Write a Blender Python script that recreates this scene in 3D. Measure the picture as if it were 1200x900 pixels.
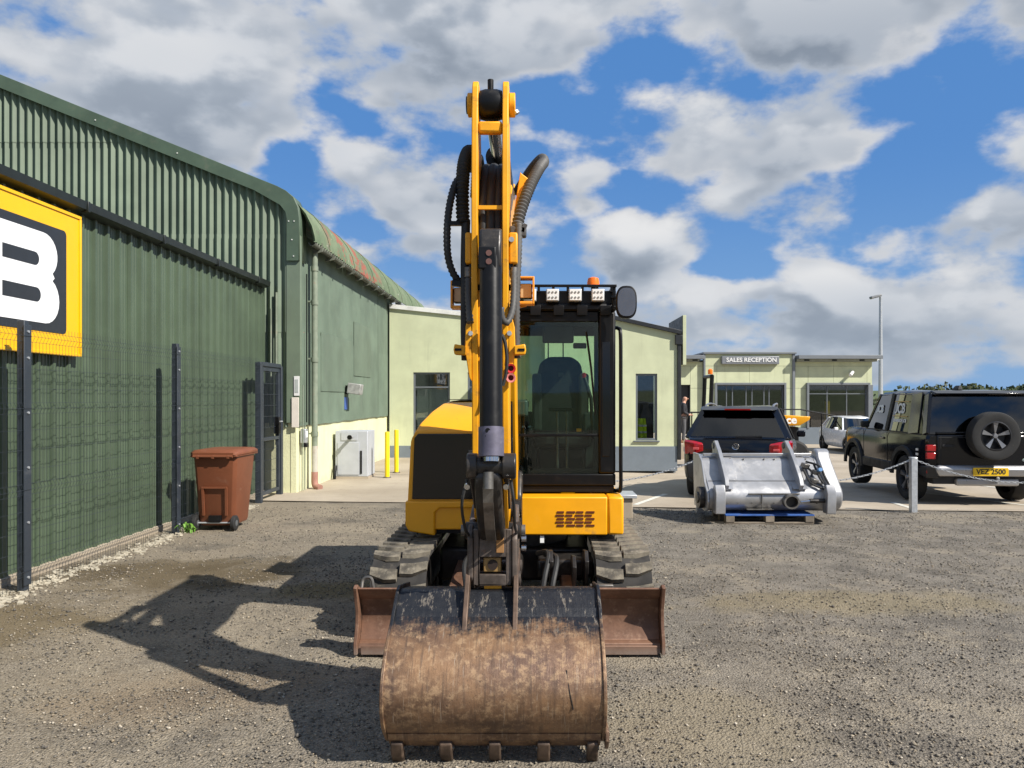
import bpy, bmesh, math, random
import numpy as np
from mathutils import Vector, Matrix, Euler, noise as mnoise
random.seed(7); RNG = np.random.default_rng(11)
R = math.radians
scene = bpy.context.scene
COL = scene.collection
for o in list(bpy.data.objects): bpy.data.objects.remove(o, do_unlink=True)

# ------------------------------------------------------------------ camera
cam_d = bpy.data.cameras.new('camera'); cam = bpy.data.objects.new('camera', cam_d); COL.objects.link(cam)
cam.location = (0, 0, 1.75); cam.rotation_euler = (R(90), 0, 0)
cam_d.lens = 27.0; cam_d.sensor_width = 36.0; cam_d.shift_x = -0.025; cam_d.shift_y = 0.01417
cam_d.clip_start = 0.05; cam_d.clip_end = 9000
scene.camera = cam

# ------------------------------------------------------------------ sun, sky, exposure
SUN_AZ = R(31.0)      # from +X towards -Y
SUN_EL = R(42.5)
sdir = Vector((math.cos(SUN_EL)*math.cos(SUN_AZ), -math.cos(SUN_EL)*math.sin(SUN_AZ), math.sin(SUN_EL)))
sun_d = bpy.data.lights.new('sun', 'SUN'); sun_d.energy = 5.0; sun_d.angle = R(0.55); sun_d.color = (1.0, 0.945, 0.86)
sun = bpy.data.objects.new('sun', sun_d); COL.objects.link(sun)
sun.rotation_euler = sdir.to_track_quat('Z', 'Y').to_euler(); sun.location = sdir*60

scene.view_settings.view_transform = 'Standard'; scene.view_settings.look = 'None'
scene.view_settings.exposure = 0.55; scene.view_settings.gamma = 1.0
scene.view_settings.use_curve_mapping = False

W = bpy.data.worlds.new('World'); scene.world = W; W.use_nodes = True
BANKS = [  # bearing/height of cloud banks (+) and blue gaps (-): x, y, half-width, half-height, amount
    (200, 20, 420, 110, .22), (620, -30, 420, 115, .25), (980, -40, 330, 120, .24), (110, 120, 330, 110, .24), (60, 260, 260, 110, .2), (300, 130, 150, 80, .24), (430, 95, 150, 60, .23), (560, 45, 190, 60, .23), (700, 50, 150, 40, .19),
    (460, 215, 125, 78, .25), (880, 160, 205, 62, .25), (740, 165, 60, 40, .15), (910, 245, 120, 60, .21), (1040, 275, 60, 36, .19), (685, 208, 50, 34, .17), (800, 100, 60, 24, .08),
    (1097, 108, 48, 28, .19), (540, 300, 170, 52, .20), (740, 300, 150, 50, .20), (960, 345, 250, 55, .21), (1180, 265, 110, 48, .21), (1140, 335, 180, 50, .20), (1080, 400, 300, 46, .20), (760, 385, 300, 50, .20), (330, 330, 300, 90, .20), (700, 425, 900, 40, .22), (1100, 380, 320, 50, .23),
    (345, 192, 42, 32, -.18), (436, 268, 34, 14, -.10), (590, 115, 60, 26, -.10), (1130, 200, 100, 50, -.10), (870, 312, 60, 16, -.10)]
def build_world():
    nt = W.node_tree; N = nt.nodes; L = nt.links; N.clear()
    def n(t, **k):
        x = N.new(t)
        for a, b in k.items(): setattr(x, a, b)
        return x
    def math_(op, a, b=None, clamp=False):
        x = n('ShaderNodeMath', operation=op, use_clamp=clamp)
        for i, v in enumerate((a, b)):
            if v is None: continue
            if isinstance(v, (int, float)): x.inputs[i].default_value = v
            else: L.new(v, x.inputs[i])
        return x.outputs[0]
    def vmath(op, a, b=None, scale=None):
        x = n('ShaderNodeVectorMath', operation=op)
        for i, v in enumerate((a, b)):
            if v is None: continue
            if isinstance(v, (tuple, list, Vector)): x.inputs[i].default_value = v
            else: L.new(v, x.inputs[i])
        if scale is not None: x.inputs['Scale'].default_value = scale
        return x
    def mr(v, a, b, c=0.0, d=1.0, smooth=True):
        x = n('ShaderNodeMapRange', interpolation_type='SMOOTHSTEP' if smooth else 'LINEAR')
        L.new(v, x.inputs['Value'])
        for k, q in zip(('From Min', 'From Max', 'To Min', 'To Max'), (a, b, c, d)):
            if isinstance(q, (int, float)): x.inputs[k].default_value = q
            else: L.new(q, x.inputs[k])
        return x.outputs['Result']
    def mixc(f, a, b):
        x = n('ShaderNodeMix', data_type='RGBA')
        if isinstance(f, (int, float)): x.inputs[0].default_value = f
        else: L.new(f, x.inputs[0])
        for i, v in ((6, a), (7, b)):
            if isinstance(v, tuple): x.inputs[i].default_value = (*v, 1)
            else: L.new(v, x.inputs[i])
        return x.outputs[2]
    sky = n('ShaderNodeTexSky', sky_type='NISHITA', sun_disc=False)
    sky.sun_elevation = SUN_EL
    sky.sun_rotation = math.atan2(sdir.x, sdir.y)
    sky.altitude = 100; sky.air_density = 1.0; sky.dust_density = 0.3; sky.ozone_density = 2.2
    tc = n('ShaderNodeTexCoord'); d = vmath('NORMALIZE', tc.outputs['Generated']).outputs[0]
    sep = n('ShaderNodeSeparateXYZ'); L.new(d, sep.inputs[0])
    # cloud field: noise over the direction, flattened towards the horizon
    def noise(v, scale, detail, rough):
        x = n('ShaderNodeTexNoise', noise_dimensions='3D'); L.new(v, x.inputs['Vector']); x.inputs['Scale'].default_value = scale
        x.inputs['Detail'].default_value = detail; x.inputs['Roughness'].default_value = rough; return x.outputs['Fac']
    def field(shift, detail):
        v = vmath('MULTIPLY', vmath('ADD', d, shift).outputs[0], (1.0, 1.0, 1.75)).outputs[0]
        return noise(v, 6.4, detail, 0.53)
    f0 = field((0, 0, 0), 7); f1 = field((0.022, -0.012, 0.040), 3)
    # banks of cumulus and the gaps between them (bearing/height blobs), broken up by the noise
    def pix(px, py): return Vector(((px-630)/900, 1.0, (467-py)/900)).normalized()
    wv = vmath('MULTIPLY', vmath('SUBTRACT', n('ShaderNodeTexNoise').outputs['Color'], (.5,.5,.5)).outputs[0], (0.10,0.10,0.07))
    nz = wv.inputs[0].links[0].from_node.inputs[0].links[0].from_node; L.new(d, nz.inputs['Vector']); nz.inputs['Scale'].default_value = 5.5; nz.inputs['Detail'].default_value = 2
    dw = vmath('ADD', d, wv.outputs[0]).outputs[0]
    pos = None; hs = None; ws = None
    def ma(a, b, c):
        x = n('ShaderNodeMath', operation='MULTIPLY_ADD')
        for i, v in enumerate((a, b, c)):
            if isinstance(v, (int, float)): x.inputs[i].default_value = v
            else: L.new(v, x.inputs[i])
        return x.outputs[0]
    for px, py, rx, ry, amt in BANKS:
        c = pix(px, py); k = Vector((900/rx, 900/rx*.7, 900/ry))
        x = n('ShaderNodeVectorMath', operation='MULTIPLY_ADD'); L.new(dw, x.inputs[0]); x.inputs[1].default_value = k; x.inputs[2].default_value = (-c.x*k.x, -c.y*k.y, -c.z*k.z)
        ln = vmath('LENGTH', x.outputs[0]).outputs['Value']
        t = mr(ln, 0.30, 1.15, amt, 0.0, smooth=False)
        if amt > 0:
            w = math_('MULTIPLY', t, t); h = ma(sep.outputs['Z'], k.z, -c.z*k.z)
            pos = t if pos is None else math_('MAXIMUM', pos, t)
            hs = math_('MULTIPLY', w, h) if hs is None else ma(w, h, hs); ws = w if ws is None else math_('ADD', ws, w)
        else: pos = math_('ADD', pos, t)
    # the same broken cloud goes on all round, out of view
    away = mr(vmath('DOT_PRODUCT', d, (0, .98, .2)).outputs['Value'], .62, .80, 1.0, 0.0)
    pos = math_('MAXIMUM', pos, math_('MULTIPLY', away, mr(noise(d, 2.4, 1, .5), .42, .62, 0.02, .20)))
    hgt_ = math_('DIVIDE', hs, math_('ADD', ws, 0.002))
    c0 = math_('ADD', math_('SUBTRACT', f0, 0.090), pos)
    dens = mr(c0, 0.455, 0.585)
    thick = mr(c0, 0.49, 0.70)
    puff = mr(math_('SUBTRACT', f0, f1), -0.11, 0.13)
    lit = math_('ADD', math_('MULTIPLY', mr(hgt_, -0.65, 0.95), 0.68), math_('MULTIPLY', puff, 0.38), clamp=True)
    ramp = n('ShaderNodeValToRGB'); L.new(lit, ramp.inputs[0]); e = ramp.color_ramp.elements
    e[0].position = 0.10; e[0].color = (.29, .345, .425, 1); e[1].position = 0.90; e[1].color = (1.02, 1.02, 1.02, 1)
    q = e.new(0.38); q.color = (.50, .56, .645, 1); q = e.new(0.62); q.color = (.80, .835, .885, 1)
    core = vmath('SCALE', ramp.outputs[0], scale=10.0).outputs[0]
    rim = mixc(puff, (6.0, 6.6, 7.5), (8.6, 8.7, 8.9))
    ccol = mixc(mr(thick, 0, 1, 0, .92), rim, core)
    skyc = mixc(0.72, sky.outputs[0], (1.15, 3.6, 8.8))
    skyc = mixc(mr(sep.outputs['Z'], 0.0, 0.30, 0.6, 0.0), skyc, (3.4, 5.8, 9.0))
    ccol = mixc(mr(sep.outputs['Z'], 0.0, 0.14, 0.45, 0.0), ccol, (4.4, 5.3, 6.5))
    out = mixc(math_('MULTIPLY', dens, 0.97), skyc, ccol)
    bg = n('ShaderNodeBackground'); L.new(out, bg.inputs['Color']); bg.inputs['Strength'].default_value = 0.055
    o = n('ShaderNodeOutputWorld'); L.new(bg.outputs[0], o.inputs['Surface'])
build_world()
scene.cycles.max_bounces = 5; scene.cycles.diffuse_bounces = 2; scene.cycles.glossy_bounces = 3; scene.cycles.transparent_max_bounces = 12
W.cycles.sampling_method = 'MANUAL'; W.cycles.sample_map_resolution = 256

# ------------------------------------------------------------------ mesh helpers
def lin(r, g, b):
    f = lambda c: (c/255/12.92) if c/255 <= 0.04045 else ((c/255+0.055)/1.055)**2.4
    return (f(r), f(g), f(b))

class MB:
    def __init__(s): s.v = []; s.f = []
    def add(s, vs, fs):
        o = len(s.v); s.v.extend(tuple(v) for v in vs); s.f.extend(tuple(i+o for i in f) for f in fs); return s
    def box(s, x0, x1, y0, y1, z0, z1):
        return s.add([(x0,y0,z0),(x1,y0,z0),(x1,y1,z0),(x0,y1,z0),(x0,y0,z1),(x1,y0,z1),(x1,y1,z1),(x0,y1,z1)],
                     [(0,3,2,1),(4,5,6,7),(0,1,5,4),(1,2,6,5),(2,3,7,6),(3,0,4,7)])
    def obox(s, c, size, rot=(0,0,0)):
        m = Euler(rot).to_matrix(); c = Vector(c); h = Vector(size)/2; vs = []
        for z in (-1,1):
            for (x,y) in ((-1,-1),(1,-1),(1,1),(-1,1)): vs.append(c + m @ Vector((x*h.x,y*h.y,z*h.z)))
        return s.add(vs, [(0,3,2,1),(4,5,6,7),(0,1,5,4),(1,2,6,5),(2,3,7,6),(3,0,4,7)])
    def beam(s, p0, p1, w, h):
        p0 = Vector(p0); p1 = Vector(p1); d = (p1-p0).normalized()
        up = Vector((0,0,1)) if abs(d.z) < .95 else Vector((1,0,0))
        a = d.cross(up).normalized()*w/2; b = a.cross(d).normalized()*h/2
        vs = [p+q for p in (p0,p1) for q in (-a-b, a-b, a+b, -a+b)]
        return s.add(vs, [(0,1,2,3),(7,6,5,4),(0,4,5,1),(1,5,6,2),(2,6,7,3),(3,7,4,0)])
    def prism(s, poly, axis, a, b):
        n = len(poly); mk = {'x': lambda p,q,t:(t,p,q), 'y': lambda p,q,t:(p,t,q), 'z': lambda p,q,t:(p,q,t)}[axis]
        vs = [mk(p,q,a) for p,q in poly]+[mk(p,q,b) for p,q in poly]
        return s.add(vs, [tuple(range(n)), tuple(range(2*n-1,n-1,-1))]+[(i,n+i,n+(i+1)%n,(i+1)%n) for i in range(n)])
    def cyl(s, p0, p1, r0, r1=None, n=16):
        r1 = r0 if r1 is None else r1; p0 = Vector(p0); p1 = Vector(p1); d = (p1-p0).normalized()
        a = d.orthogonal().normalized(); b = d.cross(a); vs = []
        for p, r in ((p0,r0),(p1,r1)):
            for i in range(n):
                t = 2*math.pi*i/n; vs.append(p+(a*math.cos(t)+b*math.sin(t))*r)
        return s.add(vs, [tuple(range(n-1,-1,-1)), tuple(range(n,2*n))]+[(i,(i+1)%n,n+(i+1)%n,n+i) for i in range(n)])
    def tube(s, pts, r, n=8, rf=None):
        pts = [Vector(p) for p in pts]; m = len(pts); vs = []; fs = []
        t0 = (pts[1]-pts[0]).normalized(); a = t0.orthogonal().normalized()
        for k in range(m):
            t = (pts[min(k+1,m-1)]-pts[max(k-1,0)]).normalized()
            a = (a - t*a.dot(t)).normalized(); b = t.cross(a); rr = rf(k) if rf else r
            for i in range(n):
                q = 2*math.pi*i/n; vs.append(pts[k]+(a*math.cos(q)+b*math.sin(q))*rr)
        for k in range(m-1):
            for i in range(n):
                j = (i+1)%n; fs.append((k*n+i,k*n+j,(k+1)*n+j,(k+1)*n+i))
        fs += [tuple(range(n-1,-1,-1)), tuple(range((m-1)*n,m*n))]
        return s.add(vs, fs)
    def lathe(s, prof, c, axis='z', n=24, cap=True):
        c = Vector(c); vs = []; fs = []; m = len(prof)
        for r, h in prof:
            for i in range(n):
                t = 2*math.pi*i/n; u, w = r*math.cos(t), r*math.sin(t)
                vs.append(c+Vector({'z':(u,w,h),'x':(h,u,w),'y':(u,h,w)}[axis]))
        for k in range(m-1):
            for i in range(n):
                j = (i+1)%n; fs.append((k*n+i,k*n+j,(k+1)*n+j,(k+1)*n+i))
        if cap and prof[0][0] > 1e-5: fs.append(tuple(range(n-1,-1,-1)))
        if cap and prof[-1][0] > 1e-5: fs.append(tuple(range((m-1)*n,m*n)))
        return s.add(vs, fs)
    def loft(s, rings, cap=True):
        n = len(rings[0]); vs = [p for r in rings for p in r]; fs = []
        for k in range(len(rings)-1):
            for i in range(n):
                j = (i+1)%n; fs.append((k*n+i,k*n+j,(k+1)*n+j,(k+1)*n+i))
        if cap: fs += [tuple(range(n-1,-1,-1)), tuple(range((len(rings)-1)*n, len(rings)*n))]
        return s.add(vs, fs)
    def grid(s, fn, nu, nv):
        vs = [fn(i/nu, j/nv) for j in range(nv+1) for i in range(nu+1)]
        return s.add(vs, [(j*(nu+1)+i, j*(nu+1)+i+1, (j+1)*(nu+1)+i+1, (j+1)*(nu+1)+i) for j in range(nv) for i in range(nu)])
    def move(s, m):
        s.v = [tuple(m @ Vector(v)) for v in s.v]; return s
    def build(s, name, mat=None, parent=None, bevel=0, smooth=40, local=False, solid=0, segs=2, recalc=True):
        off = Vector((0,0,0))
        if parent is not None and not local:
            p = parent
            while p.parent: p = p.parent
            off = p.location
        me = bpy.data.meshes.new(name)
        me.from_pydata([(v[0]-off.x, v[1]-off.y, v[2]-off.z) for v in s.v], [], s.f)
        if recalc:
            bm = bmesh.new(); bm.from_mesh(me); bmesh.ops.remove_doubles(bm, verts=bm.verts, dist=1e-5)
            bmesh.ops.recalc_face_normals(bm, faces=bm.faces); bm.to_mesh(me); bm.free()
        if smooth:
            me.polygons.foreach_set('use_smooth', [True]*len(me.polygons))
            me.set_sharp_from_angle(angle=R(smooth))
        me.update()
        if mat: me.materials.append(mat)
        o = bpy.data.objects.new(name, me); COL.objects.link(o)
        if parent is not None: o.parent = parent
        if solid:
            md = o.modifiers.new('solid', 'SOLIDIFY'); md.thickness = solid; md.offset = 0
        if bevel:
            md = o.modifiers.new('bevel', 'BEVEL'); md.width = bevel; md.segments = segs; md.limit_method = 'ANGLE'; md.angle_limit = R(35)
            md.harden_normals = False
        return o

def thing(name, label, cat, loc=(0,0,0), rz=0, group=None):
    o = bpy.data.objects.new(name, None); COL.objects.link(o); o.location = loc; o.rotation_euler = (0,0,rz)
    o.empty_display_size = .2
    return tag(o, label, cat, group)
def tag(o, label, cat, group=None):
    o['label'] = label; o['category'] = cat
    if group: o['group'] = group
    return o
def struct(o): o['kind'] = 'structure'; return o
def stuff(o): o['kind'] = 'stuff'; return o
def copy_obj(o, parent=None, loc=None, mat=None):
    c = o.copy(); COL.objects.link(c); c.parent = parent
    if loc is not None: c.location = loc
    return c
def copy_tree(o, parent=None):
    kids = list(o.children); c = copy_obj(o, parent)
    for k in kids: copy_tree(k, c)
    return c
def catmull(pts, n=8):
    P = [Vector(p) for p in pts]; P = [P[0]*2-P[1]]+P+[P[-1]*2-P[-2]]; out = []
    for i in range(1, len(P)-2):
        for k in range(n):
            t = k/n; a,b,c,d = P[i-1],P[i],P[i+1],P[i+2]
            out.append(0.5*((2*b)+(-a+c)*t+(2*a-5*b+4*c-d)*t*t+(-a+3*b-3*c+d)*t**3))
    out.append(P[-2]); return out
def resample(pts, step):
    out = [pts[0]]; acc = 0
    for a, b in zip(pts, pts[1:]):
        L = (b-a).length
        while acc+L >= step:
            a = a+(b-a)*((step-acc)/L); L = (b-a).length; acc = 0; out.append(a)
        acc += L
    out.append(pts[-1]); return out
def text_mb(s, size, extrude=0.004, bold=0.0, align='CENTER', shear=0.0, sx=1.0):
    cu = bpy.data.curves.new('text', 'FONT'); cu.body = s; cu.size = size; cu.extrude = extrude; cu.offset = bold
    cu.align_x = align; cu.align_y = 'CENTER'; cu.shear = shear; cu.resolution_u = 3
    o = bpy.data.objects.new('text', cu); COL.objects.link(o); bpy.context.view_layer.update()
    me = bpy.data.meshes.new_from_object(o.evaluated_get(bpy.context.evaluated_depsgraph_get()))
    mb = MB(); mb.add([(v.co.x*sx, v.co.y, v.co.z) for v in me.vertices], [tuple(p.vertices) for p in me.polygons])
    bpy.data.objects.remove(o); bpy.data.curves.remove(cu); bpy.data.meshes.remove(me)
    return mb

# ------------------------------------------------------------------ materials
MATS = {}
class NT:
    def __init__(s, name):
        s.m = bpy.data.materials.new(name); s.m.use_nodes = True; s.t = s.m.node_tree; s.N = s.t.nodes; s.L = s.t.links
        s.b = s.N['Principled BSDF']; s.out = s.N['Material Output']
        s.tc = s.N.new('ShaderNodeTexCoord'); s.co = s.tc.outputs['Object']
    def put(s, sock, v):
        if v is None: return
        if isinstance(v, (int, float)): sock.default_value = v
        elif isinstance(v, tuple): sock.default_value = (*v, 1) if len(v) == 3 and sock.type == 'RGBA' else v
        else: s.L.new(v, sock)
    def noise(s, scale, detail=4, rough=.55, vec=None, dist=0, stretch=None):
        x = s.N.new('ShaderNodeTexNoise'); v = vec or s.co
        if stretch:
            mp = s.N.new('ShaderNodeMapping'); s.L.new(v, mp.inputs[0]); mp.inputs['Scale'].default_value = stretch; v = mp.outputs[0]
        s.L.new(v, x.inputs['Vector']); x.inputs['Scale'].default_value = scale; x.inputs['Detail'].default_value = detail
        x.inputs['Roughness'].default_value = rough; x.inputs['Distortion'].default_value = dist
        return x.outputs['Fac']
    def vor(s, scale, out='Distance', feat='F1', vec=None):
        x = s.N.new('ShaderNodeTexVoronoi'); x.feature = feat; s.L.new(vec or s.co, x.inputs['Vector']); x.inputs['Scale'].default_value = scale
        return x.outputs[out]
    def mr(s, v, a, b, c=0., d=1., smooth=True):
        x = s.N.new('ShaderNodeMapRange'); x.interpolation_type = 'SMOOTHSTEP' if smooth else 'LINEAR'
        s.L.new(v, x.inputs['Value'])
        for k, q in zip(('From Min','From Max','To Min','To Max'), (a,b,c,d)): x.inputs[k].default_value = q
        return x.outputs['Result']
    def mix(s, f, a, b, mode='MIX'):
        x = s.N.new('ShaderNodeMix'); x.data_type = 'RGBA'; x.blend_type = mode
        s.put(x.inputs[0], f); s.put(x.inputs[6], a); s.put(x.inputs[7], b); return x.outputs[2]
    def math(s, op, a, b=None, clamp=False):
        x = s.N.new('ShaderNodeMath'); x.operation = op; x.use_clamp = clamp; s.put(x.inputs[0], a); s.put(x.inputs[1], b); return x.outputs[0]
    def sep(s, vec=None):
        x = s.N.new('ShaderNodeSeparateXYZ'); s.L.new(vec or s.co, x.inputs[0]); return x.outputs
    def bump(s, h, strength=.3, dist=.01):
        x = s.N.new('ShaderNodeBump'); s.L.new(h, x.inputs['Height']); x.inputs['Strength'].default_value = strength; x.inputs['Distance'].default_value = dist
        s.L.new(x.outputs[0], s.b.inputs['Normal']); return x
    def rnd(s):
        x = s.N.new('ShaderNodeObjectInfo'); return x.outputs['Random']
def M(name, col, rough=.5, metal=0., var=.15, vs=4., bump=.08, bs=60., dirt=None, coat=0., spec=None, piece=0., streak=False):
    if name in MATS: return MATS[name]
    t = NT(name); n1 = t.noise(vs, 6, .6); f = t.mr(n1, .3, .7)
    dark = tuple(c*(1-var) for c in col); lite = tuple(min(1, c*(1+var*.6)) for c in col)
    c = t.mix(f, dark, lite)
    if piece:
        k = t.mr(t.rnd(), 0, 1, 1-piece, 1+piece, False)
        x = t.N.new('ShaderNodeVectorMath'); x.operation = 'SCALE'; t.L.new(c, x.inputs[0]); t.L.new(k, x.inputs['Scale']); c = x.outputs[0]
    if dirt:
        dc, amt, ds = dirt
        dn = t.noise(ds, 8, .65, stretch=(1,1,.18) if streak else None); c = t.mix(t.mr(dn, .62-.2*amt, .78-.1*amt, 0, min(1, .35+amt)), c, dc)
        t.put(t.b.inputs['Roughness'], t.mr(dn, .5, .75, rough, min(1, rough+.3)))
    else:
        t.put(t.b.inputs['Roughness'], t.mr(t.noise(vs*2.3, 5), .3, .7, rough*.85, min(1, rough*1.15)))
    t.put(t.b.inputs['Base Color'], c); t.b.inputs['Metallic'].default_value = metal
    if coat: t.b.inputs['Coat Weight'].default_value = coat; t.b.inputs['Coat Roughness'].default_value = .06
    if spec is not None: t.b.inputs['Specular IOR Level'].default_value = spec
    if bump: t.bump(t.noise(bs, 4), bump, .004)
    MATS[name] = t.m; return t.m
def glass(name, tint, refl=1.0, rough=.02):
    if name in MATS: return MATS[name]
    t = NT(name); tr = t.N.new('ShaderNodeBsdfTransparent'); tr.inputs[0].default_value = (*tint, 1)
    g = t.N.new('ShaderNodeBsdfGlossy'); g.inputs['Roughness'].default_value = rough; g.inputs['Color'].default_value = (1,1,1,1)
    fr = t.N.new('ShaderNodeFresnel'); fr.inputs[0].default_value = 1.5
    fac = t.math('MULTIPLY', fr.outputs[0], refl)
    ms = t.N.new('ShaderNodeMixShader'); t.L.new(fac, ms.inputs[0]); t.L.new(tr.outputs[0], ms.inputs[1]); t.L.new(g.outputs[0], ms.inputs[2])
    t.L.new(ms.outputs[0], t.out.inputs['Surface']); MATS[name] = t.m; return t.m

YEL = M('yellow_paint', (.82,.365,.002), .40, var=.07, vs=3, bump=.03, bs=25, dirt=((.26,.14,.04), .20, 6), coat=.12)
YELW = M('worn_yellow_paint', (.80,.355,.003), .48, var=.14, vs=5, bump=.08, dirt=((.10,.055,.025), .34, 11))
BLK = M('black_paint', (.0045,.0045,.005), .36, var=.3, bump=.04, dirt=((.05,.043,.035), .05, 8), spec=.28)
BLKP = M('black_plastic', (.008,.008,.009), .36, var=.2, bump=.05, dirt=((.05,.043,.035), .07, 6), spec=.28)
GBLK = M('gloss_black_panel', (.004,.004,.005), .12, var=.2, bump=.01, vs=2)
RUB = M('rubber_hose', (.016,.016,.016), .62, var=.3, bump=.1, dirt=((.10,.09,.075), .2, 12))
CHR = M('chrome_rod', (.55,.55,.56), .16, 1., var=.05, bump=0)
STL = M('worn_steel', (.20,.19,.175), .48, .75, var=.35, vs=9, bump=.15, dirt=((.075,.05,.032), .35, 7))
DSTL = M('greasy_dark_steel', (.030,.027,.025), .36, .25, var=.5, vs=10, bump=.25, bs=30, dirt=((.14,.105,.07), .28, 8))
GALV = M('galvanised_steel', (.50,.52,.54), .42, .55, var=.15, vs=18, bump=.05)
WHT = M('white_paint', (.78,.78,.76), .45, var=.08, bump=.03)
LENS = M('clear_lamp_lens', (.80,.80,.78), .18, var=.1, bump=0)
AMB = M('amber_plastic', (.85,.17,.012), .25, var=.08, bump=0)
REDP = M('red_plastic', (.62,.03,.03), .35, var=.1, bump=0)
# ------------------------------------------------------------------ ground
def sstep(a, b, x):
    t = min(1, max(0, (x-a)/(b-a))); return t*t*(3-2*t)
def g(x, y): return -sstep(-2, 3, x)*min(.46, .03*max(0, y-11.5))
def yb(x): return 13.05-.095*(x+4.4)         # edge between the gravel and the concrete

def gravel_material():
    t = NT('gravel'); co = t.co
    big = t.noise(.55, 3, .55); mid = t.noise(2.6, 5, .65); fine = t.noise(70, 3, .7)
    cellc = t.vor(62, 'Color'); cell = t.vor(62); cell2 = t.vor(150)
    sv = t.sep(cellc)
    grey = t.mix(t.mr(mid, .32, .68), (.108,.098,.083), (.200,.180,.150))
    tan = t.mix(t.mr(fine, .3, .7), (.180,.145,.098), (.315,.265,.190))
    # dusty tan towards the left and the front, darker loose grey chippings to the right
    s = t.sep(); lx = t.mr(t.math('ADD', t.math('MULTIPLY', s[0], -1), t.math('MULTIPLY', t.math('SUBTRACT', mid, .5), 5.0)), -1.2, 3.6, .14, .92)
    near = t.mr(t.math('ADD', s[1], t.math('MULTIPLY', t.math('SUBTRACT', big, .5), 4.0)), 3.6, 6.6, .42, 0.)
    c = t.mix(t.math('MAXIMUM', t.math('MULTIPLY', lx, t.mr(big, .22, .62, .45, 1.)), near), grey, tan)
    st = t.mix(t.mr(sv[0], 0, 1, 0, 1), (.060,.053,.045), (.42,.37,.30))
    c = t.mix(t.mr(t.noise(1.1, 5, .7), .50, .62, 0, .55), c, t.mix(fine, (.27,.225,.155), (.36,.31,.23)))
    c = t.mix(t.mr(t.noise(.8, 4, .7), .53, .63, 0, .62), c, (.078,.070,.059))
    c = t.mix(t.mr(cell, .12, .5, .58, .12), c, st)
    # stains: damp moss along the wall, dusty ochre smear
    SN = t.noise(1.7, 4, .65)
    def stain(c, cx, cy, rx, ry, col, amt, nz=1.4):
        d = t.math('ADD', t.math('POWER', t.math('ABSOLUTE', t.math('DIVIDE', t.math('SUBTRACT', s[0], cx), rx)), 2.),
                   t.math('POWER', t.math('ABSOLUTE', t.math('DIVIDE', t.math('SUBTRACT', s[1], cy), ry)), 2.))
        d = t.math('ADD', d, t.math('MULTIPLY', t.math('SUBTRACT', SN, .5), nz*2))
        return t.mix(t.mr(d, .15, 1.15, amt, 0.), c, col)
    c = stain(c, -3.6, 7.7, 1.5, .9, (.085,.060,.026), .75)
    c = stain(c, -4.2, 5.9, 1.0, .9, (.12,.085,.035), .6)
    c = stain(c, 2.7, 6.6, 1.7, .45, (.23,.185,.10), .5)
    c = stain(c, -1.5, 7.0, 1.2, .45, (.14,.11,.04), .6)
    c = stain(c, -2.1, 4.6, .9, .6, (.21,.15,.09), .4)
    c = stain(c, .9, 4.1, .7, .6, (.24,.20,.13), .5)
    t.put(t.b.inputs['Base Color'], c); t.b.inputs['Roughness'].default_value = .93; t.b.inputs['Specular IOR Level'].default_value = .25
    h = t.math('ADD', t.math('MULTIPLY', cell, -1.0), t.math('ADD', t.math('MULTIPLY', cell2, -.4), t.math('MULTIPLY', fine, .8)))
    t.bump(h, .9, .012); return t.m
def conc_material():
    t = NT('yard_concrete'); big = t.noise(.5, 5, .6); mid = t.noise(5, 7, .7); fine = t.noise(160, 3)
    c = t.mix(t.mr(big, .3, .7), (.285,.235,.172), (.40,.34,.26))
    c = t.mix(t.mr(mid, .5, .75, 0, .5), c, (.19,.155,.12)); c = t.mix(t.mr(fine, .4, .7, 0, .35), c, (.46,.40,.31))
    t.put(t.b.inputs['Base Color'], c); t.b.inputs['Roughness'].default_value = .88; t.bump(t.math('ADD', fine, mid), .25, .004); return t.m
def field_material():
    t = NT('field_grass'); n = t.noise(.03, 6, .6)
    c = t.mix(t.mr(n, .35, .65), (.045,.075,.022), (.085,.115,.035)); c = t.mix(t.mr(t.noise(.4, 5), .4, .7, 0, .5), c, (.055,.06,.03))
    t.put(t.b.inputs['Base Color'], c); t.b.inputs['Roughness'].default_value = 1.; return t.m
GRAV = gravel_material(); CONC = conc_material(); FIELD = field_material()

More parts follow.
